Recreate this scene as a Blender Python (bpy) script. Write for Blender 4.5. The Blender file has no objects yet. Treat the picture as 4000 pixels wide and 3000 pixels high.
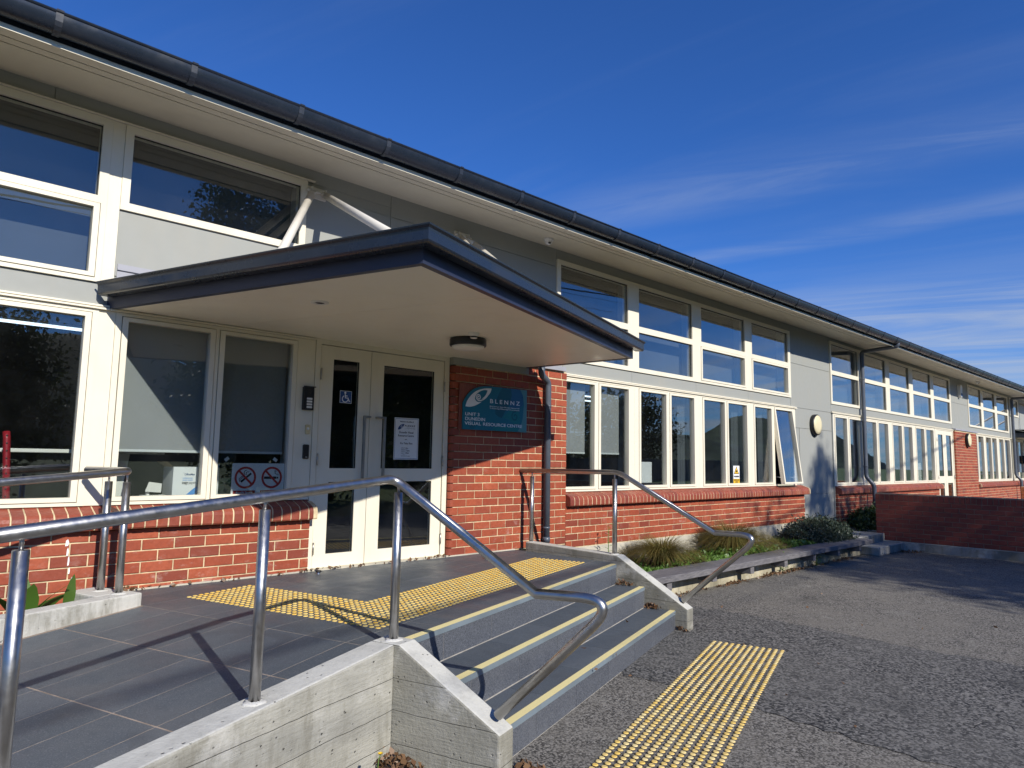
import bpy, math, random
import numpy as np
from mathutils import Vector, Matrix
random.seed(7); rng = np.random.default_rng(7)
scene = bpy.context.scene
COL = scene.collection
R = math.radians

# ------------------------------------------------------------------ camera
cam_d = bpy.data.cameras.new('camera'); cam = bpy.data.objects.new('camera', cam_d); COL.objects.link(cam)
YAW, PITCH, ROLL = R(43.658), R(6.233), R(1.006)
CAM = Vector((0, -6.0, 1.61))
fw = Vector((math.sin(YAW)*math.cos(PITCH), math.cos(YAW)*math.cos(PITCH), math.sin(PITCH)))
rt0 = Vector((math.cos(YAW), -math.sin(YAW), 0)); up0 = rt0.cross(fw)
rt = math.cos(ROLL)*rt0 + math.sin(ROLL)*up0; up = -math.sin(ROLL)*rt0 + math.cos(ROLL)*up0
mw = Matrix((rt, up, -fw)).transposed().to_4x4(); mw.translation = CAM
cam.matrix_world = mw
cam_d.sensor_width = 36; cam_d.lens = 24.33; cam_d.clip_end = 3000; cam_d.clip_start = 0.05
scene.camera = cam

# ------------------------------------------------------------------ sky and sun
SUNV = Vector((-0.477, -3.004, 1.856)).normalized()
SUN_EL = math.asin(SUNV.z)
world = bpy.data.worlds.new('World'); scene.world = world; world.use_nodes = True
wt = world.node_tree; wt.nodes.clear()
def wn(t, **k):
    n = wt.nodes.new(t)
    for a, b in k.items(): setattr(n, a, b)
    return n
wo = wn('ShaderNodeOutputWorld'); wb = wn('ShaderNodeBackground'); sky = wn('ShaderNodeTexSky')
sky.sky_type = 'NISHITA'; sky.sun_disc = False; sky.sun_elevation = SUN_EL
sky.sun_rotation = math.atan2(SUNV.x, SUNV.y)
sky.air_density = 1.0; sky.dust_density = 0.25; sky.ozone_density = 4.0; sky.altitude = 50
wb.inputs['Strength'].default_value = 0.078
# thin cirrus streaks, laid out by direction in the sky (flattened onto a high layer)
tc = wn('ShaderNodeTexCoord'); sep = wn('ShaderNodeSeparateXYZ'); wt.links.new(tc.outputs['Generated'], sep.inputs[0])
def wm(op, a, b=None):
    n = wn('ShaderNodeMath', operation=op)
    for i, v in enumerate((a, b)):
        if v is None: continue
        if isinstance(v, (int, float)): n.inputs[i].default_value = v
        else: wt.links.new(v, n.inputs[i])
    return n.outputs[0]
zc = wm('MAXIMUM', wm('ADD', sep.outputs[2], 0.10), 0.02)
px = wm('DIVIDE', sep.outputs[0], zc); py = wm('DIVIDE', sep.outputs[1], zc)
cmb = wn('ShaderNodeCombineXYZ'); wt.links.new(px, cmb.inputs[0]); wt.links.new(py, cmb.inputs[1])
ax = wm('ADD', px, wm('MULTIPLY', py, 0.26))          # across the streaks
mp = wn('ShaderNodeCombineXYZ'); wt.links.new(wm('MULTIPLY', ax, 1.5), mp.inputs[0]); wt.links.new(wm('MULTIPLY', py, 0.30), mp.inputs[1])
def wnoise(scale, detail, rough, dist, vec):
    n = wn('ShaderNodeTexNoise'); n.inputs['Scale'].default_value = scale; n.inputs['Detail'].default_value = detail; n.inputs['Roughness'].default_value = rough; n.inputs['Distortion'].default_value = dist
    wt.links.new(vec, n.inputs['Vector']); return n.outputs['Fac']
def wrange(v, a, b, c, d):
    n = wn('ShaderNodeMapRange', interpolation_type='SMOOTHSTEP'); wt.links.new(v, n.inputs[0])
    for i, q in enumerate((a, b, c, d)): n.inputs[i+1].default_value = q
    return n.outputs[0]
wisp = wrange(wnoise(1.25, 8, .60, .7, mp.outputs[0]), .47, .80, 0, .55)
fine = wrange(wnoise(3.2, 8, .62, 1.0, mp.outputs[0]), .35, .70, .25, 1.0)
bend = wm('MULTIPLY', wm('SUBTRACT', wnoise(.8, 4, .5, 0, cmb.outputs[0]), .5), .35)
def streak(slope, u0, w, amt):
    u = wm('ADD', wm('ADD', px, wm('MULTIPLY', py, slope)), bend); d = wm('ABSOLUTE', wm('SUBTRACT', u, u0)); return wm('MULTIPLY', wrange(d, 0, w, amt, 0), fine)
veil = wm('MULTIPLY', wrange(wm('ADD', px, wm('MULTIPLY', py, .2)), 2.5, 3.7, 0, .80), wrange(wnoise(.75, 9, .62, 1.6, mp.outputs[0]), .36, .70, .10, 1.0))
cov = wm('MINIMUM', wm('ADD', wm('ADD', wm('MULTIPLY', wisp, .16), veil), wm('ADD', streak(.30, 2.03, .22, .20), streak(.18, 2.40, .13, .20))), .8)
mx = wn('ShaderNodeMix', data_type='RGBA'); wt.links.new(cov, mx.inputs[0])
tint = wn('ShaderNodeMix', data_type='RGBA', blend_type='MULTIPLY'); tint.inputs[0].default_value = 1.0; tint.inputs[7].default_value = (.43, .88, 1.62, 1)   # deep clear blue
wt.links.new(sky.outputs[0], tint.inputs[6])
wt.links.new(tint.outputs[2], mx.inputs[6]); mx.inputs[7].default_value = (5.4, 6.2, 7.6, 1)
wt.links.new(mx.outputs[2], wb.inputs[0]); wt.links.new(wb.outputs[0], wo.inputs[0])

sd = bpy.data.lights.new('sun', 'SUN'); sd.energy = 4.9; sd.angle = R(0.53); sd.color = (1.0, 0.945, 0.85)
so = bpy.data.objects.new('sun', sd); COL.objects.link(so); so.rotation_euler = SUNV.to_track_quat('Z', 'Y').to_euler(); so.location = (0, -20, 20)
vs = scene.view_settings; vs.view_transform = 'Standard'; vs.look = 'None'; vs.exposure = 0.12; vs.gamma = 1.0
scene.cycles.max_bounces = 10; scene.cycles.transparent_max_bounces = 24; scene.cycles.sample_clamp_indirect = 6
scene.cycles.caustics_reflective = False; scene.cycles.caustics_refractive = False

# ------------------------------------------------------------------ stair frame: s along the nosings, t outwards
TH = R(18.12); CS, SN = math.cos(TH), math.sin(TH)
def ST(s, t, z=0.0): return (s*CS + t*SN, s*SN - t*CS, z)

# ------------------------------------------------------------------ materials
class NT:
    def __init__(s, name):
        s.m = bpy.data.materials.new(name); s.m.use_nodes = True; s.t = s.m.node_tree; s.t.nodes.clear()
        s.out = s.n('ShaderNodeOutputMaterial'); s.geo = s.n('ShaderNodeNewGeometry')
    def n(s, t, **k):
        n = s.t.nodes.new(t)
        for a, b in k.items(): setattr(n, a, b)
        return n
    def l(s, a, b): s.t.links.new(a, b)
    def put(s, v, sock):
        if isinstance(v, bpy.types.NodeSocket): s.l(v, sock)
        elif isinstance(v, tuple) and len(v) == 3 and sock.type == 'RGBA': sock.default_value = (*v, 1)
        else: sock.default_value = v
    def math(s, op, a, b=None, c=None, clamp=False):
        n = s.n('ShaderNodeMath', operation=op, use_clamp=clamp)
        for i, v in enumerate((a, b, c)):
            if v is not None: s.put(v, n.inputs[i])
        return n.outputs[0]
    def mix(s, f, a, b, blend='MIX'):
        n = s.n('ShaderNodeMix', data_type='RGBA', blend_type=blend); s.put(f, n.inputs[0]); s.put(a, n.inputs[6]); s.put(b, n.inputs[7]); return n.outputs[2]
    def pos(s, sc=(1, 1, 1), rot=(0, 0, 0)):
        n = s.n('ShaderNodeMapping'); s.l(s.geo.outputs['Position'], n.inputs[0]); n.inputs['Scale'].default_value = sc; n.inputs['Rotation'].default_value = rot; return n.outputs[0]
    def noise(s, scale=5, detail=5, rough=.55, vec=None, dist=0):
        n = s.n('ShaderNodeTexNoise'); s.l(vec or s.geo.outputs['Position'], n.inputs['Vector'])
        n.inputs['Scale'].default_value = scale; n.inputs['Detail'].default_value = detail; n.inputs['Roughness'].default_value = rough; n.inputs['Distortion'].default_value = dist
        return n.outputs['Fac']
    def voro(s, scale, vec=None, feature='F1', out='Distance'):
        n = s.n('ShaderNodeTexVoronoi', feature=feature); s.l(vec or s.geo.outputs['Position'], n.inputs['Vector']); n.inputs['Scale'].default_value = scale; return n.outputs[out]
    def rng(s, v, a, b, c=0., d=1., smooth=True):
        n = s.n('ShaderNodeMapRange', interpolation_type='SMOOTHSTEP' if smooth else 'LINEAR'); s.put(v, n.inputs[0])
        for i, q in enumerate((a, b, c, d)): n.inputs[i+1].default_value = q
        return n.outputs[0]
    def rand(s):
        oi = s.n('ShaderNodeObjectInfo'); return s.math('FRACT', s.math('ADD', oi.outputs['Random'], s.geo.outputs['Random Per Island']))
    def bump(s, h, strength=.3, dist=.01):
        n = s.n('ShaderNodeBump'); s.put(h, n.inputs['Height']); n.inputs['Strength'].default_value = strength; n.inputs['Distance'].default_value = dist; return n.outputs[0]
    def pbr(s, base, rough=.6, metal=0., normal=None, spec=.5, **k):
        b = s.n('ShaderNodeBsdfPrincipled'); s.put(base, b.inputs['Base Color']); s.put(rough, b.inputs['Roughness']); s.put(metal, b.inputs['Metallic']); b.inputs['Specular IOR Level'].default_value = spec
        if normal is not None: s.l(normal, b.inputs['Normal'])
        for a, v in k.items(): s.put(v, b.inputs[a.replace('_', ' ')])
        s.l(b.outputs[0], s.out.inputs[0]); return s.m

def simple(name, c, rough=.55, metal=0., var=.12, vscale=3., bump=0., bscale=80, spec=.5, rnd=0.):
    t = NT(name); f = t.noise(vscale, 6)
    c2 = tuple(x*(1-var) for x in c); c3 = tuple(min(1, x*(1+var)) for x in c)
    col = t.mix(t.rng(f, .3, .7), c2, c3)
    if rnd: col = t.mix(rnd, col, t.mix(t.rand(), tuple(x*.55 for x in c), tuple(min(1, x*1.5) for x in c)))
    nm = t.bump(t.noise(bscale, 4), bump, .004) if bump else None
    rr = t.rng(t.noise(vscale*4, 5), .2, .8, max(.02, rough-.08), min(1, rough+.08))
    return t.pbr(col, rr, metal, nm, spec)

MAT = {}
def m_brick(name, ca, cb, cc, eff=.6, glaze=.55):
    t = NT(name); r = t.rand()
    c = t.mix(t.rng(r, 0, .55), ca, cb); c = t.mix(t.rng(r, .60, .98), c, cc); c = t.mix(t.rng(t.noise(3.0, 4), .4, .7, 0, .35), c, cc)
    c = t.mix(t.rng(t.noise(38, 6, .65), .35, .75, 0, .45), c, tuple(x*.6 for x in ca))
    z = t.n('ShaderNodeSeparateXYZ'); t.l(t.geo.outputs['Position'], z.inputs[0])
    e = t.rng(t.noise(9, 8, .72, t.pos((1, 1, 1.6))), .52, .74)
    e2 = t.math('MULTIPLY', e, t.rng(z.outputs[2], .45, 1.15, 1.0, .18)); e2 = t.math('MULTIPLY', e2, t.rng(t.noise(1.1, 2), .38, .62, .15, 1.))
    c = t.mix(t.math('MULTIPLY', e2, eff), c, (.62, .52, .46))
    chip = t.rng(t.voro(46), .02, .10, 1, 0); chip = t.math('MULTIPLY', chip, t.rng(t.noise(5, 3), .55, .7))
    c = t.mix(t.math('MULTIPLY', chip, .6), c, (.6, .5, .44))
    nm = t.bump(t.math('ADD', t.noise(70, 6, .6), t.math('MULTIPLY', t.noise(14, 3), 1.2)), .35, .004)
    return t.pbr(c, t.rng(t.noise(20, 4), .3, .7, glaze-.1, glaze+.2), 0, nm, .4)
MAT['brick'] = m_brick('brick_red', (.315, .066, .031), (.395, .092, .042), (.225, .050, .030))
MAT['brick_sill'] = m_brick('brick_sill', (.270, .062, .036), (.330, .082, .046), (.215, .052, .036), .28, .42)
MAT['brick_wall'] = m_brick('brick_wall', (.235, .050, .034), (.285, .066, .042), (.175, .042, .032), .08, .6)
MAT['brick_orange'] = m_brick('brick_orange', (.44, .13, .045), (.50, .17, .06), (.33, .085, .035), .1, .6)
MAT['mortar'] = simple('mortar', (.61, .49, .305), .9, var=.22, vscale=14, bump=.5, bscale=120)
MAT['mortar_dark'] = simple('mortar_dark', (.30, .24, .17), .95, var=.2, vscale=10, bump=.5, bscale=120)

def m_paint(name, c, dirt=.25, rough=.42):
    t = NT(name)
    f = t.rng(t.noise(2.2, 7, .6, t.pos((1, 1, .35))), .48, .8); c1 = t.mix(t.math('MULTIPLY', f, dirt), c, (.40, .36, .28))
    g = t.rng(t.noise(24, 6, .7), .6, .82); c1 = t.mix(t.math('MULTIPLY', g, dirt*.7), c1, (.33, .29, .22))
    return t.pbr(c1, t.rng(t.noise(9, 4), .3, .7, rough-.07, rough+.1), 0, t.bump(t.noise(160, 3), .06, .002), .5)
MAT['cream'] = m_paint('cream_paint', (.80, .745, .60))
MAT['white'] = m_paint('white_paint', (.78, .77, .72), .1)
MAT['grey'] = m_paint('grey_cladding_paint', (.322, .330, .305), .30, .6)
MAT['soffit'] = m_paint('soffit_paint', (.70, .645, .50), .2, .5)
MAT['canopy_soffit'] = m_paint('canopy_soffit_paint', (.88, .84, .70), .12, .4)
MAT['plaster'] = (lambda t: t.pbr(t.mix(t.rng(t.noise(1.6, 7, .6), .4, .75), (.56, .52, .42), (.36, .34, .28)), .9, 0, t.bump(t.noise(60, 6, .7), .5, .006)))(NT('plaster_plinth'))

def m_metal_paint(name, c, rough=.33, dust=.25):
    t = NT(name); f = t.rng(t.noise(3.5, 8, .7), .45, .8); cc = t.mix(t.math('MULTIPLY', f, dust), c, (.22, .21, .20))
    return t.pbr(cc, t.math('ADD', t.math('MULTIPLY', f, .25), rough), 0, t.bump(t.noise(2.0, 2), .05, .01), .55)
MAT['gutter'] = m_metal_paint('gutter_metal', (.017, .025, .040), .27, .07)
MAT['fascia'] = m_metal_paint('fascia_metal', (.022, .028, .058), .40, .06)
MAT['pipe'] = m_metal_paint('downpipe_plastic', (.082, .098, .128), .38, .15)
MAT['bracket'] = m_metal_paint('bracket_metal', (.022, .030, .046), .42, .3)
MAT['roof'] = m_metal_paint('roof_sheet', (.30, .29, .33), .45, .3)
MAT['lead'] = m_metal_paint('lead_flashing', (.34, .345, .38), .5, .4)
MAT['black'] = simple('black_plastic', (.012, .012, .014), .4, var=.2)
MAT['dark'] = simple('dark_gap', (.01, .01, .01), .9, var=.1)
MAT['strut'] = m_paint('strut_paint', (.70, .655, .56), .35)

t = NT('stainless_steel'); nb = t.noise(14, 5)
MAT['steel'] = t.pbr(t.mix(t.rng(nb, .4, .8), (.47, .465, .455), (.39, .375, .355)), t.rng(t.noise(40, 3), .3, .7, .30, .40), 1.0)
MAT['brushed'] = simple('brushed_metal', (.42, .41, .38), .38, 1.0, var=.15)

def m_concrete(name, c1=(.44, .43, .38), c2=(.27, .262, .225), boards=True, top=(.60, .595, .55)):
    t = NT(name); n1 = t.noise(1.5, 8, .62); n2 = t.noise(5, 8, .7, t.pos((1, 1, .18)))
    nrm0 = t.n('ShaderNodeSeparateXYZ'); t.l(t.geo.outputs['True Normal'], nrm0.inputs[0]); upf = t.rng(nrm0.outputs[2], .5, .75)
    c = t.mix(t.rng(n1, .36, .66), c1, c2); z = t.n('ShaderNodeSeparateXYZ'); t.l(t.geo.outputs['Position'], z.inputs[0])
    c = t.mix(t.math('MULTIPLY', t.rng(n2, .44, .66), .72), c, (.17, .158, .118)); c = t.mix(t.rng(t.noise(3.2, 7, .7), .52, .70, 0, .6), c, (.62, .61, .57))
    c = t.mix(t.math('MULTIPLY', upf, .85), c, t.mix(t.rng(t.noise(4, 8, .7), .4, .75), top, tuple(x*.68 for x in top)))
    c = t.mix(t.math('MULTIPLY', t.rng(t.noise(24, 8, .75), .55, .8), .35), c, (.66, .64, .58))
    pit = t.rng(t.voro(24, t.pos((1, 1, 1.3))), .04, .20, 1, 0); pit = t.math('MULTIPLY', pit, t.rng(t.noise(9, 5, .65), .50, .60))
    pit2 = t.rng(t.voro(90), .0, .12, 1, 0); pit2 = t.math('MULTIPLY', pit2, t.rng(t.noise(4, 4), .5, .6))
    c = t.mix(t.math('MULTIPLY', t.math('MAXIMUM', pit, pit2), .75), c, (.07, .065, .055))
    h = t.math('ADD', t.noise(45, 8, .7), t.math('MULTIPLY', t.math('MAXIMUM', pit, pit2), -2.5))
    if boards:
        w = t.noise(4, 3); zz = t.math('ADD', z.outputs[2], t.math('MULTIPLY', w, .022))
        d = t.math('ABSOLUTE', t.math('SUBTRACT', t.math('FRACT', t.math('DIVIDE', t.math('ADD', zz, -.018), .1665)), .5)); ln = t.rng(d, .0, .022, 1, 0)
        nrm = t.n('ShaderNodeSeparateXYZ'); t.l(t.geo.outputs['True Normal'], nrm.inputs[0]); side = t.rng(t.math('ABSOLUTE', nrm.outputs[2]), .3, .5, 1, 0)
        ln = t.math('MULTIPLY', ln, side)
        c = t.mix(t.math('MULTIPLY', ln, t.rng(t.noise(2.5, 5, .6), .42, .66, .0, .40)), c, (.15, .14, .115))
        h = t.math('ADD', h, t.math('MULTIPLY', ln, -1.1))
        # board-to-board tone and wood grain left by the formwork
        fl = t.math('FLOOR', t.math('ADD', t.math('DIVIDE', t.math('ADD', zz, -.018), .1665), .5)); wv = t.math('FRACT', t.math('MULTIPLY', t.math('SINE', t.math('MULTIPLY', fl, 12.9)), 43758.5))
        c = t.mix(t.math('MULTIPLY', side, t.math('MULTIPLY', wv, .28)), c, (.28, .27, .23))
        grain = t.noise(5, 6, .6, t.pos((1.5, 1.5, 16))); c = t.mix(t.math('MULTIPLY', t.math('MULTIPLY', side, t.rng(grain, .45, .7)), .3), c, (.24, .23, .19))
        h = t.math('ADD', h, t.math('MULTIPLY', t.math('MULTIPLY', grain, side), .8))
    return t.pbr(c, .88, 0, t.bump(h, .9, .006), .3)
MAT['concrete'] = m_concrete('board_marked_concrete')
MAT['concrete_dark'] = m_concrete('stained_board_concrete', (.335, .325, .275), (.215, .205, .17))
MAT['concrete_light'] = m_concrete('kerb_concrete', (.60, .59, .545), (.45, .445, .41), False, (.64, .63, .59))
MAT['concrete_wall'] = m_concrete('weathered_concrete', (.50, .45, .32), (.31, .28, .20), False, (.34, .32, .25))
MAT['concrete_step'] = m_concrete('step_concrete', (.34, .335, .31), (.22, .22, .20), False, (.36, .355, .33))

t = NT('dark_tile'); sp = t.noise(170, 3, .65)
b0 = t.mix(t.rand(), (.064, .078, .094), (.088, .104, .122)); b0 = t.mix(t.rng(sp, .52, .68, 0, .6), b0, (.20, .215, .245)); b0 = t.mix(t.rng(sp, .46, .30, 0, .7), b0, (.032, .036, .045))
wet = t.rng(t.noise(2.4, 7, .65, dist=.8), .56, .68); b0 = t.mix(t.math('MULTIPLY', wet, .35), b0, (.055, .058, .065)); b0 = t.mix(t.rng(t.noise(.9, 6), .5, .8, 0, .35), b0, (.19, .195, .195))
MAT['tile'] = t.pbr(b0, t.rng(t.noise(5, 6), .3, .7, .42, .62), 0, t.bump(sp, .12, .001), .4)
t = NT('riser_tile'); sp = t.noise(140, 4, .7)
b0 = t.mix(t.rng(sp, .36, .66), (.038, .043, .055), (.145, .157, .182)); b0 = t.mix(t.rng(t.noise(2.5, 7, .65, t.pos((1, 1, .3))), .5, .8, 0, .3), b0, (.22, .228, .24))
b0 = t.mix(t.math('MULTIPLY', t.rand(), .12), b0, (.20, .208, .225))
MAT['riser'] = t.pbr(b0, .55, 0, t.bump(sp, .2, .001), .4)
MAT['grout'] = simple('tile_grout', (.28, .25, .21), .95, var=.25, vscale=12)
MAT['riser_grout'] = simple('riser_grout', (.36, .34, .31), .95, var=.2, vscale=12)
MAT['ramp_grout'] = simple('ramp_grout', (.30, .24, .19), .95, var=.25, vscale=12)

t = NT('yellow_stud'); cc = t.mix(t.math('MULTIPLY', t.rand(), .9), (.76, .47, .075), (.70, .55, .20)); cc = t.mix(t.rng(t.noise(2.2, 6), .5, .75, 0, .2), cc, (.45, .32, .10)); cc = t.mix(t.rng(t.noise(55, 5, .7), .55, .8, 0, .4), cc, (.30, .22, .09))
MAT['stud'] = t.pbr(cc, .5, 0, None, .5)
t = NT('yellow_stud_worn'); cc = t.mix(t.rand(), (.74, .50, .12), (.76, .62, .30)); g = t.math('MULTIPLY', t.rng(t.noise(95, 6, .75), .5, .72), t.rng(t.noise(9, 3), .4, .65)); cc = t.mix(t.math('MULTIPLY', g, .75), cc, (.22, .17, .09))
MAT['stud_worn'] = t.pbr(cc, .6, 0, None, .4)
t = NT('nosing_yellow')
dp = t.n('ShaderNodeVectorMath', operation='DOT_PRODUCT'); t.l(t.geo.outputs['Position'], dp.inputs[0]); dp.inputs[1].default_value = (CS*130, SN*130, 0)
rib = t.math('ABSOLUTE', t.math('SUBTRACT', t.math('FRACT', dp.outputs['Value']), .5)); cc = t.mix(t.rng(rib, .05, .3, .55, 0), (.84, .73, .36), (.50, .41, .17)); cc = t.mix(t.rng(t.noise(3, 6), .5, .8, 0, .3), cc, (.60, .53, .36))
MAT['nosing'] = t.pbr(cc, .7, 0, t.bump(rib, .4, .002), .3)
MAT['nosing_edge'] = simple('nosing_edge', (.20, .25, .29), .45, .2, var=.15)

def m_asphalt(name, dark, light, grey, gamt, sc, stone):
    t = NT(name); v1 = t.voro(sc, out='Color'); bw = t.n('ShaderNodeRGBToBW'); t.l(v1, bw.inputs[0]); v2 = t.noise(sc*.85, 5, .75); big = t.noise(.5, 7, .6); med = t.noise(4.0, 8, .7)
    k = t.math('ADD', t.math('MULTIPLY', bw.outputs[0], .45), t.math('MULTIPLY', v2, .75))
    c = t.mix(t.rng(k, .45, .76), dark, light); c = t.mix(t.math('MULTIPLY', t.rng(t.voro(sc*.36), .0, .28, 1, 0), t.rng(t.noise(30, 3), .42, .58, 0, stone)), c, (.46, .445, .41))
    c = t.mix(t.rng(med, .45, .72, 0, gamt), c, grey); c = t.mix(t.rng(big, .42, .66, 0, gamt), c, tuple(x*1.1 for x in grey))
    c = t.mix(t.rng(t.noise(2.3, 8, .7), .58, .70, 0, gamt*.9), c, (.33, .32, .285)); c = t.mix(t.rng(t.noise(1.1, 8, .7, t.pos((1, 1, 1), (0, 0, 1))), .53, .70, 0, .5), c, (.045, .045, .045))
    cn = t.n('ShaderNodeTexVoronoi', feature='DISTANCE_TO_EDGE'); cn.inputs['Scale'].default_value = .42; wv_ = t.n('ShaderNodeVectorMath', operation='ADD'); nn_ = t.n('ShaderNodeTexNoise'); nn_.inputs['Scale'].default_value = 2.2; nn_.inputs['Detail'].default_value = 8; t.l(t.geo.outputs['Position'], nn_.inputs['Vector']); t.l(t.geo.outputs['Position'], wv_.inputs[0]); t.l(nn_.outputs['Color'], wv_.inputs[1]); t.l(wv_.outputs[0], cn.inputs['Vector'])
    crk = t.math('MULTIPLY', t.rng(cn.outputs['Distance'], .001, .007, 1, 0), t.rng(t.noise(.7, 3), .57, .66)); c = t.mix(t.math('MULTIPLY', crk, .45), c, (.02, .02, .02))
    return t.pbr(c, .88, 0, t.bump(t.math('SUBTRACT', k, crk), .8, .007), .3)
MAT['asphalt'] = m_asphalt('asphalt', (.036, .034, .031), (.275, .258, .230), (.185, .172, .148), .5, 85, .9)
MAT['asphalt_coarse'] = m_asphalt('asphalt_coarse', (.014, .015, .017), (.205, .198, .186), (.130, .125, .115), .36, 60, 1.0)
MAT['soil'] = simple('soil', (.09, .065, .042), .95, var=.4, vscale=8, bump=.8, bscale=30)
MAT['lawn'] = simple('lawn', (.075, .115, .03), .95, var=.3, vscale=1.5)
MAT['hill'] = simple('hill_bush', (.035, .055, .025), .95, var=.5, vscale=.09)
MAT['timber'] = (lambda t: t.pbr(t.mix(t.rng(t.noise(6, 8, .7, t.pos((1.2, 22, 22))), .3, .7), (.085, .082, .092), (.22, .21, .215)), .8, 0, t.bump(t.noise(6, 8, .7, t.pos((2, 40, 40))), .5, .004), .3))(NT('weathered_timber'))
MAT['fence'] = (lambda t: t.pbr(t.mix(t.rand(), (.10, .08, .06), (.18, .15, .12)), .9))(NT('fence_timber'))
MAT['wood_panel'] = (lambda t: t.pbr(t.mix(t.rng(t.noise(5, 6, .6, t.pos((14, 14, 1.2)), 1.2), .35, .65), (.17, .045, .028), (.30, .095, .055)), .5, 0, None, .4))(NT('stained_wood'))
def m_leaf(name, a, b, c, tr=.25):
    t = NT(name); r = t.rand(); cc = t.mix(t.rng(r, 0, .6), a, b); cc = t.mix(t.rng(r, .7, 1), cc, c)
    d = t.n('ShaderNodeBsdfDiffuse'); t.l(cc, d.inputs[0]); g = t.n('ShaderNodeBsdfTranslucent'); t.l(cc, g.inputs[0]); gl = t.n('ShaderNodeBsdfGlossy'); gl.inputs['Roughness'].default_value = .45
    m1 = t.n('ShaderNodeMixShader'); m1.inputs[0].default_value = tr; t.l(d.outputs[0], m1.inputs[1]); t.l(g.outputs[0], m1.inputs[2])
    m2 = t.n('ShaderNodeMixShader'); m2.inputs[0].default_value = .04; t.l(m1.outputs[0], m2.inputs[1]); t.l(gl.outputs[0], m2.inputs[2]); t.l(m2.outputs[0], t.out.inputs[0]); return t.m
MAT['leaf'] = m_leaf('tree_leaf', (.030, .050, .014), (.055, .085, .022), (.09, .10, .03))
MAT['weed'] = m_leaf('weed_leaf', (.085, .18, .03), (.13, .25, .045), (.18, .30, .07))
MAT['shrub'] = m_leaf('grey_shrub_leaf', (.040, .060, .036), (.068, .092, .058), (.105, .13, .09), .12)
MAT['dark_shrub'] = m_leaf('dark_shrub_leaf', (.025, .05, .015), (.05, .085, .025), (.09, .13, .04), .15)
MAT['tussock'] = m_leaf('tussock_blade', (.17, .130, .036), (.25, .195, .058), (.10, .14, .032), .35)
MAT['canna'] = m_leaf('broad_leaf', (.055, .13, .02), (.09, .19, .03), (.13, .24, .05), .35)
MAT['litter'] = m_leaf('dead_leaf', (.13, .070, .035), (.20, .115, .060), (.09, .048, .028), .1)
MAT['bark'] = simple('bark', (.075, .06, .045), .95, var=.4, vscale=6, bump=.8, bscale=20)

t = NT('window_glass')   # clear pane with a film of dust: grazing reflections, see-through otherwise
dt = t.n('ShaderNodeVectorMath', operation='DOT_PRODUCT'); t.l(t.geo.outputs['Incoming'], dt.inputs[0]); t.l(t.geo.outputs['Normal'], dt.inputs[1])
om = t.math('SUBTRACT', 1.0, t.math('ABSOLUTE', dt.outputs['Value'])); F_ = t.math('ADD', .07, t.math('MULTIPLY', .90, t.math('POWER', om, 2.7)), clamp=True)
gl = t.n('ShaderNodeBsdfGlossy'); gl.inputs['Roughness'].default_value = .0; gl.inputs[0].default_value = (.96, .98, 1, 1)
wv = t.bump(t.noise(1.3, 2), .012, .05); t.l(wv, gl.inputs['Normal'])
tr = t.n('ShaderNodeBsdfTransparent'); tr.inputs[0].default_value = (.90, .925, .92, 1)
df = t.n('ShaderNodeBsdfDiffuse'); df.inputs[0].default_value = (.55, .56, .56, 1)
m0 = t.n('ShaderNodeMixShader'); t.put(t.rng(t.noise(2.0, 6, .6), .35, .75, .002, .010), m0.inputs[0]); t.l(tr.outputs[0], m0.inputs[1]); t.l(df.outputs[0], m0.inputs[2])
m1 = t.n('ShaderNodeMixShader'); t.l(F_, m1.inputs[0]); t.l(m0.outputs[0], m1.inputs[1]); t.l(gl.outputs[0], m1.inputs[2]); t.l(m1.outputs[0], t.out.inputs[0]); MAT['glass'] = t.m

MAT['blind'] = simple('blind_fabric', (.30, .31, .315), .9, var=.06, vscale=2, bump=.2, bscale=500)
MAT['blind_rail'] = simple('blind_rail', (.62, .66, .66), .5, var=.05)
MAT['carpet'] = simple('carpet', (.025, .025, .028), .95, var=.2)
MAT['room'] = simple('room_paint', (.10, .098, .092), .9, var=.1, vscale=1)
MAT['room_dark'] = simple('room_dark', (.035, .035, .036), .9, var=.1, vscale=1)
MAT['lining'] = simple('lining_fabric', (.075, .085, .10), .9, var=.12, vscale=1.2)
MAT['reveal'] = simple('reveal_paint', (.45, .45, .43), .7, var=.05)
MAT['paper'] = simple('paper', (.74, .76, .76), .7, var=.03)
MAT['card'] = simple('cardboard', (.36, .25, .14), .85, var=.1)
MAT['red_paint'] = simple('red_paint', (.30, .012, .022), .35, var=.1)
MAT['sign_red'] = simple('sign_red', (.50, .022, .022), .5, var=.05)
MAT['ink'] = simple('ink_black', (.012, .013, .016), .6, var=.1)
MAT['ink_blue'] = simple('ink_blue', (.012, .06, .19), .5, var=.1)
MAT['light_blue'] = simple('light_blue', (.07, .26, .62), .5, var=.1)
MAT['green_box'] = simple('green_card', (.02, .14, .08), .6, var=.1)
MAT['teal'] = simple('sign_teal', (.012, .165, .24), .35, var=.05)
MAT['teal_deep'] = simple('sign_teal_deep', (.010, .105, .155), .35, var=.05)
MAT['teal_blue'] = simple('sign_teal_blue', (.02, .125, .26), .35, var=.05)
MAT['teal_light'] = simple('sign_teal_light', (.10, .29, .30), .35, var=.05)
MAT['teal_green'] = simple('sign_teal_green', (.012, .20, .22), .35, var=.05)
MAT['sign_white'] = simple('sign_white', (.84, .86, .87), .45, var=.03)
MAT['sticker_blue'] = simple('sticker_blue', (.012, .065, .24), .45, var=.05)
MAT['warn_yellow'] = simple('warning_yellow', (.75, .46, .03), .5, var=.05)
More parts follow.
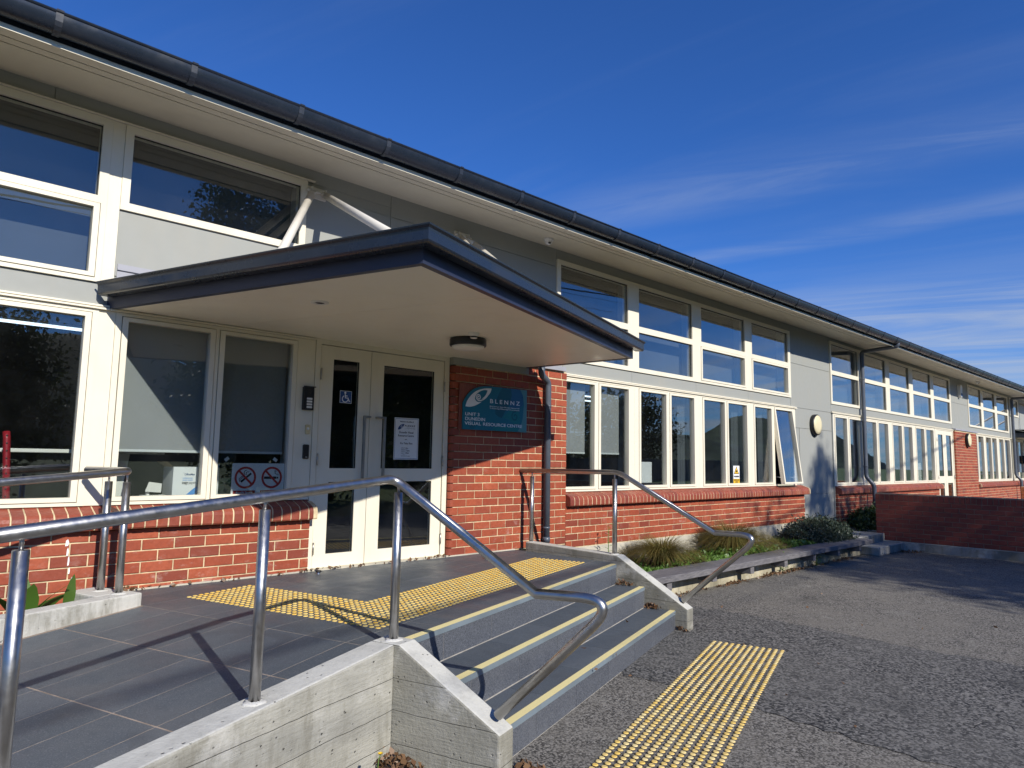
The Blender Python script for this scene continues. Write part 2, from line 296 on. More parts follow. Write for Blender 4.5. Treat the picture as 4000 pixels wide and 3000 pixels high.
MAT['ivory'] = simple('ivory_plastic', (.60, .50, .28), .5, var=.08)
MAT['diffuser'] = simple('diffuser_cream', (.70, .62, .40), .45, var=.08)
MAT['opal'] = simple('opal_diffuser', (.78, .76, .70), .5, var=.06)
MAT['chrome'] = simple('chrome', (.6, .6, .6), .25, 1.0, var=.1)
MAT['rubber'] = simple('rubber', (.015, .015, .015), .7, var=.1)
MAT['flower'] = simple('flower_yellow', (.75, .5, .02), .6, var=.1)
t = NT('lamp_tube'); em = t.n('ShaderNodeEmission'); em.inputs[0].default_value = (.75, .88, 1, 1); em.inputs[1].default_value = 2.2; t.l(em.outputs[0], t.out.inputs[0]); MAT['tube'] = t.m

# ------------------------------------------------------------------ mesh helpers
class MB:
    def __init__(s): s.v = []; s.f = []; s.sm = []
    def add(s, vs, fs, smooth=False):
        o = len(s.v); s.v += [tuple(p) for p in vs]; s.f += [tuple(o+i for i in f) for f in fs]; s.sm += [smooth]*len(fs); return s
    def box(s, x0, x1, y0, y1, z0, z1, bv=0.):
        if not bv:
            return s.add([(x0,y0,z0),(x1,y0,z0),(x1,y1,z0),(x0,y1,z0),(x0,y0,z1),(x1,y0,z1),(x1,y1,z1),(x0,y1,z1)],
                         [(0,3,2,1),(4,5,6,7),(0,1,5,4),(1,2,6,5),(2,3,7,6),(3,0,4,7)])
        b = bv; P = []
        for z, q in ((z0, b), (z0+b, 0), (z1-b, 0), (z1, b)):
            P += [(x0+q+ (b if q==0 else 0)*0, y0+q, z), (x1-q, y0+q, z), (x1-q, y1-q, z), (x0+q, y1-q, z)]
        F = [(3,2,1,0), (12,13,14,15)]
        for k in range(3):
            for i in range(4): F.append((4*k+i, 4*k+(i+1)%4, 4*k+4+(i+1)%4, 4*k+4+i))
        return s.add(P, F)
    def prism(s, poly, z0, z1, ztop=None, zbot=None):
        """poly in plan (counter-clockwise from above); ztop(x,y) for a sloping top"""
        n = len(poly); A = sum(poly[i][0]*poly[(i+1)%n][1]-poly[(i+1)%n][0]*poly[i][1] for i in range(n))
        if A < 0: poly = poly[::-1]
        vs = [(p[0], p[1], zbot(*p) if zbot else z0) for p in poly] + [(p[0], p[1], ztop(*p) if ztop else z1) for p in poly]
        fs = [tuple(range(n-1, -1, -1)), tuple(range(n, 2*n))] + [(i, (i+1)%n, n+(i+1)%n, n+i) for i in range(n)]
        return s.add(vs, fs)
    def face_prism(s, poly, y0, y1):
        """poly of (x, z), extruded from y0 (front) back to y1"""
        n = len(poly); A = sum(poly[i][0]*poly[(i+1)%n][1]-poly[(i+1)%n][0]*poly[i][1] for i in range(n))
        if A < 0: poly = poly[::-1]
        vs = [(p[0], y0, p[1]) for p in poly] + [(p[0], y1, p[1]) for p in poly]
        fs = [tuple(range(n)), tuple(range(2*n-1, n-1, -1))] + [((i+1)%n, i, n+i, n+(i+1)%n) for i in range(n)]
        return s.add(vs, fs)
    def tube(s, pts, r, n=16, cap=True, r1=None):
        pts = [Vector(p) for p in pts]; rings = []; N = len(pts)
        tan = [(pts[min(i+1, N-1)]-pts[max(i-1, 0)]).normalized() for i in range(N)]
        a = Vector((0, 0, 1)) if abs(tan[0].z) < .9 else Vector((1, 0, 0)); u = tan[0].cross(a).normalized()
        vs = []
        for i in range(N):
            u = (u - tan[i]*u.dot(tan[i])).normalized(); w = tan[i].cross(u)
            rr = r if r1 is None else r + (r1-r)*i/max(1, N-1)
            k = 1.
            if 0 < i < N-1:
                c = (pts[i]-pts[i-1]).normalized().dot((pts[i+1]-pts[i]).normalized()); k = 1/max(.5, math.sqrt((1+c)/2)) if c < .95 else 1.
            for j in range(n):
                q = 2*math.pi*j/n; vs.append(pts[i] + (u*math.cos(q)+w*math.sin(q))*rr*(1 if k == 1. else (1+(k-1)*.5)))
        fs = [(i*n+j, i*n+(j+1)%n, (i+1)*n+(j+1)%n, (i+1)*n+j) for i in range(N-1) for j in range(n)]
        o = len(s.v); s.add(vs, fs, True)
        if cap:
            s.f += [tuple(o+j for j in range(n-1, -1, -1)), tuple(o+(N-1)*n+j for j in range(n))]; s.sm += [False, False]
        return s
    def lathe(s, c, prof, n=24, axis='z'):
        vs = []
        for r, h in prof:
            for j in range(n):
                q = 2*math.pi*j/n; a, b = r*math.cos(q), r*math.sin(q)
                vs.append((c[0]+a, c[1]+b, c[2]+h) if axis == 'z' else (c[0]+a, c[1]-h, c[2]+b))
        k = len(prof); fs = [(i*n+j, i*n+(j+1)%n, (i+1)*n+(j+1)%n, (i+1)*n+j) for i in range(k-1) for j in range(n)]
        return s.add(vs, fs, True)
    def sweep_x(s, prof, x0, x1, zo=lambda x: 0., seg=1):
        xs = [x0+(x1-x0)*i/seg for i in range(seg+1)]; n = len(prof)
        vs = [(x, y, z+zo(x)) for x in xs for (y, z) in prof]
        fs = [(i*n+j, i*n+j+1, (i+1)*n+j+1, (i+1)*n+j) for i in range(seg) for j in range(n-1)]
        return s.add(vs, fs)
    def mesh(s, name):
        me = bpy.data.meshes.new(name); me.from_pydata(s.v, [], s.f)
        if any(s.sm): me.polygons.foreach_set('use_smooth', s.sm)
        me.update(); return me
    def build(s, name, mat, parent=None):
        me = s.mesh(name); me.materials.append(MAT[mat]); return link(name, me, parent)
def link(name, me, parent=None, loc=None):
    o = bpy.data.objects.new(name, me); COL.objects.link(o)
    if parent is not None:
        o.parent = parent
        if parent.type == 'EMPTY': o.location = Vector(loc or (0, 0, 0)) - parent.location; return o
    if loc is not None: o.location = loc
    return o
def tag(o, label, cat, group=None):
    o['label'] = label; o['category'] = cat
    if group: o['group'] = group
    return o
def thing(name, label, cat, loc=(0, 0, 0), group=None):
    o = bpy.data.objects.new(name, None); COL.objects.link(o); o.location = loc; o.empty_display_size = .2
    return tag(o, label, cat, group)
def struct(o, kind='structure'): o['kind'] = kind; return o
def autosmooth(o, deg=35):
    me = o.data; me.polygons.foreach_set('use_smooth', [True]*len(me.polygons))
    try: me.set_sharp_from_angle(angle=R(deg))
    except Exception: pass
    return o
def clip(poly, half):
    """clip a plan polygon by half planes (a,b,c): a*x+b*y <= c"""
    for a, b, c in half:
        out = []
        for i in range(len(poly)):
            p, q = poly[i], poly[(i+1) % len(poly)]; dp_, dq = a*p[0]+b*p[1]-c, a*q[0]+b*q[1]-c
            if dp_ <= 0: out.append(p)
            if (dp_ < 0 < dq) or (dq < 0 < dp_):
                k = dp_/(dp_-dq); out.append((p[0]+(q[0]-p[0])*k, p[1]+(q[1]-p[1])*k))
        poly = out
        if len(poly) < 3: return []
    return poly
def grid_plate(mb, x0, x1, z0, z1, holes, yf, yb):
    """a plate in the facade plane with rectangular openings (x0,x1,z0,z1): front, back and reveals"""
    xs = sorted({x0, x1, *[min(max(v, x0), x1) for h in holes for v in h[:2]]}); zs = sorted({z0, z1, *[min(max(v, z0), z1) for h in holes for v in h[2:]]})
    def full(i, j):
        if i < 0 or j < 0 or i >= len(xs)-1 or j >= len(zs)-1: return False
        cx, cz = (xs[i]+xs[i+1])/2, (zs[j]+zs[j+1])/2
        return not any(h[0] < cx < h[1] and h[2] < cz < h[3] for h in holes)
    for i in range(len(xs)-1):
        for j in range(len(zs)-1):
            if not full(i, j): continue
            a, b, c, d = xs[i], xs[i+1], zs[j], zs[j+1]
            mb.add([(a,yf,c),(b,yf,c),(b,yf,d),(a,yf,d)], [(0,1,2,3)]); mb.add([(a,yb,c),(b,yb,c),(b,yb,d),(a,yb,d)], [(3,2,1,0)])
            if not full(i-1, j): mb.add([(a,yf,c),(a,yf,d),(a,yb,d),(a,yb,c)], [(0,1,2,3)])
            if not full(i+1, j): mb.add([(b,yf,c),(b,yb,c),(b,yb,d),(b,yf,d)], [(0,1,2,3)])
            if not full(i, j-1): mb.add([(a,yf,c),(a,yb,c),(b,yb,c),(b,yf,c)], [(0,1,2,3)])
            if not full(i, j+1): mb.add([(a,yf,d),(b,yf,d),(b,yb,d),(a,yb,d)], [(0,1,2,3)])
    return mb
def text(body, size, loc, mat, parent, align='LEFT', bold=.0, width=None, name='lettering', rot=None, shear=0):
    cu = bpy.data.curves.new('t', 'FONT'); cu.body = body; cu.size = size; cu.align_x = align; cu.extrude = .0004; cu.offset = bold*size; cu.shear = shear
    o = bpy.data.objects.new('t', cu); COL.objects.link(o); dg = bpy.context.evaluated_depsgraph_get(); me = bpy.data.meshes.new_from_object(o.evaluated_get(dg))
    bpy.data.objects.remove(o)
    a = np.empty(len(me.vertices)*3); me.vertices.foreach_get('co', a); a = a.reshape(-1, 3)
    if width and len(a):
        w = a[:, 0].max()-a[:, 0].min(); k = width/w; a[:, 0] *= k
    b = np.stack([a[:, 0]+loc[0], -a[:, 2]+loc[1], a[:, 1]+loc[2]], 1)
    me.vertices.foreach_set('co', b.ravel()); me.update(); me.materials.clear(); me.materials.append(MAT[mat]); return link(name, me, parent)
def flat(name, poly, y, mat, parent, th=.0006): return MB().face_prism(poly, y, y+th).build(name, mat, parent)
def ring(cx, cz, r0, r1, n=40): return [(cx+r1*math.cos(2*math.pi*i/n), cz+r1*math.sin(2*math.pi*i/n)) for i in range(n)], [(cx+r0*math.cos(2*math.pi*i/n), cz+r0*math.sin(2*math.pi*i/n)) for i in range(n)]
def ring_obj(name, cx, cz, r0, r1, y, mat, parent, n=40):
    A, B = ring(cx, cz, r0, r1, n); mb = MB(); th = .0006
    vs = [(p[0], y, p[1]) for p in A] + [(p[0], y, p[1]) for p in B]; mb.add(vs, [(i, (i+1)%n, n+(i+1)%n, n+i) for i in range(n)]); return mb.build(name, mat, parent)
def stroke(name, pts, w, y, mat, parent):
    """a flat printed line of width w through (x,z) points"""
    P = [Vector((p[0], p[1])) for p in pts]; L_, R_ = [], []
    for i in range(len(P)):
        d = (P[min(i+1, len(P)-1)]-P[max(i-1, 0)]).normalized(); n = Vector((-d.y, d.x)); ww = w[i] if isinstance(w, (list, tuple)) else w
        L_.append(P[i]+n*ww/2); R_.append(P[i]-n*ww/2)
    mb = MB(); N = len(P); mb.add([(p.x, y, p.y) for p in L_]+[(p.x, y, p.y) for p in R_], [(i, i+1, N+i+1, N+i) for i in range(N-1)]); return mb.build(name, mat, parent)
def smooth_path(pts, rad, n=6):
    """round the inner corners of a polyline"""
    P = [Vector(p) for p in pts]; out = [P[0]]
    for i in range(1, len(P)-1):
        r = rad[i-1] if isinstance(rad, (list, tuple)) else rad
        a = (P[i-1]-P[i]); b = (P[i+1]-P[i]); d = min(r, a.length*.48, b.length*.48)
        if d < 1e-4: out.append(P[i]); continue
        p0 = P[i]+a.normalized()*d; p1 = P[i]+b.normalized()*d
        for k in range(n+1):
            q = k/n; out.append(p0*(1-q)**2 + P[i]*2*q*(1-q) + p1*q*q)
    out.append(P[-1]); return out

# ================================================================== THE SETTING
mb = MB(); mb.add([(-400, -400, -.03), (400, -400, -.03), (400, 60, -.03), (-400, 60, -.03)], [(0, 1, 2, 3)]); struct(mb.build('ground', 'lawn'))
mb = MB(); mb.add([(-30, -11, 0), (60, -11, 0), (60, -.3, 0), (-30, -.3, 0)], [(0, 1, 2, 3)]); struct(mb.build('asphalt_yard', 'asphalt'))
ys_ = np.linspace(-11, -1.09, 150); mb = MB()    # a strip of newer, coarser asphalt with ragged edges
for i, y_ in enumerate(ys_): mb.v += [(4.47+.035*math.sin(y_*3.1)+.02*rng.normal(), y_, .004), (7.08+.04*math.sin(y_*2.3+1)+.02*rng.normal(), y_, .004)]
mb.f = [(2*i, 2*i+1, 2*i+3, 2*i+2) for i in range(149)]; mb.sm = [False]*149; struct(mb.build('asphalt_patch', 'asphalt_coarse'))
# hills closing the view to the north (seen in the window reflections)
mb = MB(); nxh = 90
xs = np.linspace(-500, 500, nxh); hh = 16+9*np.sin(xs*.012+1)+5*np.sin(xs*.041)+4*rng.random(nxh)
for i in range(nxh): mb.v += [(xs[i], -150, -1), (xs[i], -200, hh[i]), (xs[i], -260, hh[i]*1.3)]
for i in range(nxh-1):
    a, b = 3*i, 3*i+3; mb.f += [(a, a+1, b+1, b), (a+1, a+2, b+2, b+1)]; mb.sm += [True, True]
struct(mb.build('hills', 'hill'))

# ---- landing and ramp, laid in dark tiles in the stair frame
ZL = .567; RS = .08; S_BRK = 1.27
def zramp(s): return ZL - RS*(S_BRK-s)
KERB_IN = [(5.745, -.25), (5.83, -1.50), (5.965, -2.245)]            # inner foot of the right-hand kerb wall
def halfs_landing():
    # y <= -.088 ; s >= 1.27 ; t <= 3.205 ; left of kerb line
    (ax, ay), (bx, by) = KERB_IN[0], KERB_IN[1]; nx_, ny_ = -(by-ay), (bx-ax)     # right-hand normal of A->B (pointing +x)
    return [(0, 1, -.088), (-CS, -SN, -S_BRK), (SN, -CS, 3.205), (nx_, ny_, nx_*ax+ny_*ay)]
def plan_st(s0, s1, t0, t1): return [ST(s0, t0)[:2], ST(s0, t1)[:2], ST(s1, t1)[:2], ST(s1, t0)[:2]]
landing_poly = clip(plan_st(1.0, 7.5, -2.0, 3.205), halfs_landing())
landing = struct(MB().prism(landing_poly, 0.0, ZL-.0012).build('landing', 'grout'))
G = .0032
for i in range(-1, 9):
    for j in range(-8, 12):
        s0 = S_BRK + .6*i; t1 = 2.98 - .3*j
        t0 = t1-.3
        p = clip(plan_st(s0+G, s0+.6-G, t0+G, min(t1, 3.205)-G), halfs_landing())
        if p and abs(sum(p[k][0]*p[(k+1)%len(p)][1]-p[(k+1)%len(p)][0]*p[k][1] for k in range(len(p)))) > .004: MB().prism(p, ZL-.008, ZL).build('tile', 'tile', landing)
# a narrow strip of bare concrete where the landing meets the wall
struct(MB().box(1.5, 5.72, -.105, -.02, .50, ZL+.012).build('landing_edge', 'plaster'))
ramp_zt = lambda d: (lambda x, y: zramp(x*CS+y*SN)-d)
ramp = struct(MB().prism(plan_st(-4.0, S_BRK-.001, 1.15, 3.17), 0, 0, ztop=ramp_zt(.0012)).build('ramp', 'ramp_grout'))
KS = [1.27, .727, .115, -.485, -1.09, -1.70, -2.3]
for k in range(len(KS)-1):
    for j in range(7):
        t1 = 3.17 if j == 0 else 2.98-.3*(j-1); t0 = 2.98-.3*j
        if t0 < 1.15: t0 = 1.15
        if t1-t0 < .03: continue
        g2 = .005
        MB().prism(plan_st(KS[k+1]+g2, KS[k]-g2, t0+G, t1-G), 0, 0, ztop=ramp_zt(0), zbot=ramp_zt(.008)).build('tile', 'tile', ramp)

# ---- planting strip between ramp kerb and wall, and right-hand planter soil
struct(MB().prism([(-3, -.085), (-3, -3.0), ST(-2.0, 1.02)[:2], ST(1.0, 1.02)[:2], (1.5, -.085)], 0, .46).build('planting_bed', 'soil'))
struct(MB().box(5.98, 13.5, -1.0, -.09, 0, .26).build('planter_soil', 'soil'))
# ---- path behind the planter
path = struct(MB().box(13.52, 14.88, -1.085, .10, 0, .30, .008).build('path', 'concrete_step'))
struct(MB().box(15.18, 40, -2.4, -.0, 0, .30).build('side_path', 'concrete_step'))

# ================================================================== ENTRANCE STEPS
S0, S1 = 1.43, 5.02
stp = thing('entrance_steps', 'three dark tiled steps with yellow nosings leading up to the landing', 'steps', ST(3.2, 3.6))
TT = [3.265, 3.56, 3.868]; ZZ = [ZL, .372, .177, 0.0]
def sright(t): # nosings stop just short of the kerb wall
    return 4.995
MB().prism(plan_st(S0, sright(0)-.004, 3.205, 3.259), 0, ZL-.006).prism(plan_st(S0, sright(0)-.004, 3.260, 3.554), 0, ZZ[1]-.006).prism(plan_st(S0, sright(0)-.004, 3.555, 3.862), 0, ZZ[2]-.006).build('core', 'riser_grout', stp)
for k in range(3):
    t = TT[k]; zt = ZZ[k]; zb = ZZ[k+1]
    # nosing: yellow ribbed insert with a blue-grey edge strip
    a = MB().prism(plan_st(S0, sright(t), t-.058, t-.006), zt-.006, zt+.004); a.build('nosing', 'nosing', stp)
    MB().prism(plan_st(S0, sright(t), t-.0055, t), zt-.028, zt+.003).build('nosing_edge', 'nosing_edge', stp)
    if k: # tread tiles
        s = S0; i = 0
        while s < sright(t)-.01:
            e = min(s + (.36 if i == 0 and k == 1 else (.12 if i == 0 else .6)), sright(t)); MB().prism(plan_st(s+G/2, e-G/2, TT[k-1]+.001, t-.0595), zt-.010, zt).build('tread_tile', 'tile', stp); s = e; i += 1
    s = S0; i = 0
    while s < sright(t)-.01:
        e = min(s + ((.42, .27, .5)[k] if i == 0 else .6), sright(t)); MB().prism(plan_st(s+.0022, e-.0022, t-.011, t-.004), zb+.005, zt-.029).build('riser_tile', 'riser', stp); s = e; i += 1

# ================================================================== TACTILE STUDS
def stud_mesh(mat):
    n = 14; prof = [(.0175, 0), (.0170, .0012), (.0125, .005)]; mb = MB(); mb.lathe((0, 0, 0), prof, n); mb.f.append(tuple(2*n+j for j in range(n))); mb.sm.append(False)
    me = mb.mesh('stud'); me.materials.append(MAT[mat]); return me, mb
def in_frame(p, m=40):
    d = Vector(p)-CAM; w = d.dot(fw)
    if w <= 0: return False
    x = 512+692*d.dot(rt)/w; y = 384-692*d.dot(up)/w; return -m < x < 1024+m and -m < y < 768+m
def stud_field(name, label, spots, mat):
    th = thing(name, label, 'tactile paving', spots[len(spots)//2]); me, src = stud_mesh(mat)
    spots = sorted(spots, key=lambda p: ((Vector(p)-CAM).length if in_frame(p) else 1e3))
    for p in spots[:300]: link('stud', me, th, p)
    rest = MB(); base = np.array(src.v)
    for p in spots[300:]: rest.add((base+np.array(p)).tolist(), src.f)
    rest.sm = [True]*len(rest.f); o = rest.build('stud_field', mat, th); o['kind'] = 'stuff'
sp = []
for i in range(67):
    for j in range(12): sp.append(ST(1.625+.05*i, 2.375+.05*j, ZL))
for i in range(12):
    for j in range(24): sp.append(ST(1.625+.05*i, 1.175+.05*j, ZL))
sp = [p for p in sp if p[1] < -.13]
stud_field('tactile_paving', 'L-shaped field of raised yellow studs on the landing above the steps', sp, 'stud')
sp = []
for i in range(66):
    for j in range(12): sp.append(ST(1.475+.05*i, 4.29+.0525*j, 0.005))
stud_field('tactile_paving', 'strip of worn yellow studs on the asphalt in front of the bottom step', sp, 'stud_worn')

# ================================================================== CONCRETE KERB WALLS
# near side: along the ramp, then down beside the steps
def slopetop(x, y):
    s, t = x*CS+y*SN, x*SN-y*CS
    return .600 if t < 3.345 else .600 - (t-3.345)*(.350/.635)
nk = thing('kerb_wall', 'board-marked concrete wall along the ramp and down the near side of the steps', 'concrete wall', ST(1.28, 3.3))
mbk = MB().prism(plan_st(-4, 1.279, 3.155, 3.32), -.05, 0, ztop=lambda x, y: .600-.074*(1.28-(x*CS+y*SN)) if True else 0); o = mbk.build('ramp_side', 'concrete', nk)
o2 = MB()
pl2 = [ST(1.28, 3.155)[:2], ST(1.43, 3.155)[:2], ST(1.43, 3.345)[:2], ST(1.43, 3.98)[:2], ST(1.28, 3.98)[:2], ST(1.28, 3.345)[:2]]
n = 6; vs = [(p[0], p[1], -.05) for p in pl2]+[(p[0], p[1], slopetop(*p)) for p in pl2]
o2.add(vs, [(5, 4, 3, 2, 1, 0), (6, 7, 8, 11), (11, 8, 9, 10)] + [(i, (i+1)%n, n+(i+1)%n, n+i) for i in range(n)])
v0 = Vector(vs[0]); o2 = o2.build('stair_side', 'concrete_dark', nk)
for q in (o, o2):
    bm = q.modifiers.new('bevel', 'BEVEL'); bm.width = .012; bm.segments = 2; bm.limit_method = 'ANGLE'
# right-hand kerb wall
A, B, C_ = [Vector((*p, 0)) for p in KERB_IN]
TKW = .145
def off(p, d, w): # point p shifted to the right-hand outside by w
    n_ = Vector((-d.y, d.x, 0)).normalized(); n_ = n_ if n_.x > 0 else -n_; return p+n_*w
d1 = (B-A).normalized(); d2 = (C_-B).normalized()
P_in = [A, B, C_]; P_out = [off(A, d1, TKW), off(B, (d1+d2), TKW), off(C_, d2, TKW)]
ztp = [.672, .645, .205]
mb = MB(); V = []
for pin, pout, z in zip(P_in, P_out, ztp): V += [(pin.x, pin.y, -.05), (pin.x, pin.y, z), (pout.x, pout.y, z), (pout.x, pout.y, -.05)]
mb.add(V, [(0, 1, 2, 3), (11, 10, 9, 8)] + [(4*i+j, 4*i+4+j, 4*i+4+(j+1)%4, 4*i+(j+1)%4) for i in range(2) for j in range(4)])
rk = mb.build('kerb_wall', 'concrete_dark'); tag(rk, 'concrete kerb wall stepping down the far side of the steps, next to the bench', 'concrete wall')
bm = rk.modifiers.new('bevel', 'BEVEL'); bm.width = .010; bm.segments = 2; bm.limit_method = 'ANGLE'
# back kerb between ramp and planting bed, with its return block
bk = thing('kerb_wall', 'low light concrete kerb between the ramp and the brick wall', 'concrete kerb', ST(1.1, 1.08))
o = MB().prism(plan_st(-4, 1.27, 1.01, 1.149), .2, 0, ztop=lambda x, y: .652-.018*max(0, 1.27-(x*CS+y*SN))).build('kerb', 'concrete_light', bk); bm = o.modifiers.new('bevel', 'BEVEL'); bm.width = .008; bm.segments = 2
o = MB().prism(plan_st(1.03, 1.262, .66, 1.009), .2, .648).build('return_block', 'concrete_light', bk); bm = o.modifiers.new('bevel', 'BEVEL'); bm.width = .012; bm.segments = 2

# ================================================================== HANDRAILS
def post(th, p, ztop, rail_z):
    x, y, z0 = p
    mb = MB().tube([(x, y, z0-.02), (x, y, ztop-.004)], .0255, 20); mb.lathe((x, y, 0), [(.0255, ztop-.004), (.0235, ztop), (.006, ztop)], 20); o = mb.build('post', 'steel', th)
    MB().tube([(x, y, ztop-.01), (x, y, rail_z)], .0075, 12).build('spigot', 'steel', o)
    col_ = MB().lathe((x, y, z0), [(.052, -.03), (.050, .002), (.040, .006), (.026, .010)], 14); col_.v = [(p[0]+.006*math.sin(i*1.7), p[1]+.006*math.cos(i*2.3), p[2]) for i, p in enumerate(col_.v)]; col_.build('grout_collar', 'concrete_light', th)
def rail_tube(th, pts): MB().tube(pts, .0255, 20).build('rail', 'steel', th)
h1 = thing('handrail', 'stainless steel handrail beside the ramp, nearest, curving down the near side of the steps', 'handrail', ST(1.35, 3.24))
def zr(s): return 1.395 + .0735*s
pts = [ST(-3.9, 3.24, zr(-3.9)), ST(1.30, 3.245, zr(1.27)), ST(1.355, 3.30, 1.484), ST(1.355, 4.135, .941), ST(1.355, 4.46, .948), ST(1.355, 4.44, .80), ST(1.355, 3.925, .315)]
rail_tube(h1, smooth_path([pts[0], ST(1.32, 3.245, zr(1.30)), pts[3], ST(1.355, 4.575, .955), ST(1.355, 3.925, .315)], [.075, .004, .27], 14))
for s in (.40, -.60, -1.6, -2.6): post(h1, ST(s, 3.235, .600-.074*(1.28-s)), zr(s)-.058, zr(s))
post(h1, ST(1.35, 3.255, .600), 1.413, 1.475)
h2 = thing('handrail', 'stainless steel handrail on the far kerb wall, curving down toward the bench', 'handrail', (5.9, -1.4, .6))
def along(y):  # centre line of the right kerb wall
    if y > -1.5: k = (y+.25)/(-1.25); return 5.745+.085*k+.072
    k = (y+1.5)/(-.745); return 5.83+.135*k+.072
rail_tube(h2, smooth_path([(along(-.10), -.10, 1.482), (along(-1.46), -1.47, 1.497), (along(-2.2)+.02, -2.50, .950), (along(-2.2)+.05, -2.95, .960), (along(-2.15), -2.16, .27)], [.09, .004, .25], 14))
post(h2, (along(-.27), -.27, .665), 1.420, 1.48); post(h2, (along(-1.42), -1.42, .645), 1.424, 1.49)
h3 = thing('handrail', 'stainless steel handrail between ramp and brick wall, with a short return end', 'handrail', ST(1.17, 1.07))
rail_tube(h3, smooth_path([ST(-4, 1.08, 1.484-.076*5.17), ST(1.17, 1.08, 1.484), ST(1.17, .56, 1.482)], .075, 8))
post(h3, ST(1.17, .83, .646), 1.407, 1.48); post(h3, ST(1.165, 1.045, .650), 1.408, 1.48)
for s in (.0, -1.1, -2.2): post(h3, ST(s, 1.08, .63), 1.484-.076*(1.17-s)-.07, 1.484-.076*(1.17-s))

# ================================================================== SCHOOL BUILDING
bld = thing('school_building', 'long single-storey red brick and grey clad building with cream windows and a slate-blue gutter', 'building', (13, 0, 0))
ez = lambda x: .0019*max(0, x-1)      # the eave line climbs very slightly away from the camera
XE = 42.
def up_cols(cols, ends, zu, zl, sash):
    out = []
    for i, (a, b) in enumerate(cols):
        l = ends[0] if i == 0 else (cols[i-1][1]+a)/2; r = ends[1] if i == len(cols)-1 else (b+cols[i+1][0])/2
        d = .028 if i in sash else 0
        out.append(((l, r, zl[0]-.062, zu[1]+.06), [(a, b, *zu, False), (a+d, b-d, zl[0]+d*.4, zl[1]-d, i in sash)]))
    return out
WIN = []   # (outer x0,x1,z0,z1), [(glass x0,x1,z0,z1, sash?)]
WIN.append(((-.27, 1.300, 2.912, 4.22), [(-.21, 1.234, 3.588, 4.159, False), (-.187, 1.211, 2.98, 3.493, True)]))
WIN.append(((1.392, 2.960, 3.522, 4.22), [(1.454, 2.898, 3.584, 4.159, False)]))
WIN.append(((-.42, .452, 1.212, 2.70), [(-.30, .34, 1.274, 2.636, True)])); WIN.append(((.456, 1.308, 1.212, 2.70), [(.58, 1.218, 1.274, 2.636, True)]))
WIN.append(((1.426, 2.988, 1.212, 2.70), [(1.516, 2.15, 1.274, 2.636, True), (2.274, 2.898, 1.274, 2.636, True)]))
U1 = up_cols([(6.549, 7.996), (8.255, 9.703), (9.97, 11.433), (11.69, 13.15)], (6.487, 13.25), (3.588, 4.165), (2.972, 3.50), (2, 3)); WIN += U1
L1 = [((6.56, 8.147), [(6.62, 7.241), (7.376, 8.001)]), ((8.147, 9.876), [(8.294, 8.942), (9.081, 9.726)]), ((9.876, 11.60), [(10.026, 10.68), (10.805, 11.45)]), ((11.60, 13.40), [(11.75, 12.385), (12.55, 13.24)])]
for (a, b), gs in L1: WIN.append(((a, b-.002, 1.212, 2.70), [(g[0], g[1], 1.274, 2.636, True) for g in gs]))
AWN = (12.55, 13.24)
U2 = up_cols([(15.26, 16.78), (17.06, 18.58), (18.87, 20.37), (20.69, 22.24), (22.53, 24.12)], (15.19, 24.24), (3.655, 4.235), (2.985, 3.565), ()); WIN += U2
L2 = [((15.24, 16.98), [(15.35, 15.99), (16.15, 16.81)]), ((16.98, 18.785), [(17.15, 17.79), (17.96, 18.61)]), ((18.785, 20.61), [(18.96, 19.62), (19.79, 20.44)]), ((20.61, 22.45), [(20.78, 21.47), (21.64, 22.31)])]
for (a, b), gs in L2: WIN.append(((a, b-.002, 1.17, 2.715), [(g[0], g[1], 1.24, 2.645, True) for g in gs]))
U3 = up_cols([(26.31, 27.85), (28.15, 29.78), (30.11, 31.75)], (26.23, 31.86), (3.69, 4.255), (3.0, 3.59), ()); WIN += U3
WIN.append(((32.2, 33.70, 3.63, 4.32), [(32.28, 33.62, 3.69, 4.255, False)]))
L3 = [((26.5, 28.07), [(26.62, 27.05), (27.23, 27.90)]), ((28.07, 29.95), [(28.24, 28.94), (29.10, 29.75)]), ((29.95, 31.98), [(30.15, 30.80), (31.02, 31.83)]), ((32.3, 34.2), [(32.45, 33.1), (33.3, 34.05)])]
for (a, b), gs in L3: WIN.append(((a, b-.002, 1.15, 2.73), [(g[0], g[1], 1.23, 2.66, True) for g in gs]))
DOOR1 = (3.128, 4.735, .56, 2.735); DOOR2 = (22.46, 24.29, .30, 2.74)
# walls: upper cladding with openings, pier and inner leaf below
holes = [(w[0][0]+.012, w[0][1]-.012, w[0][2]+.012, w[0][3]-.012) for w in WIN] + [(DOOR1[0]+.01, DOOR1[1]-.01, .3, DOOR1[3]-.01), (DOOR2[0]+.01, DOOR2[1]-.01, .2, DOOR2[3]-.01)]
cl = grid_plate(MB(), -4, XE, 0, 4.5, holes, 0.0, .14).build('wall_cladding', 'grey', bld)
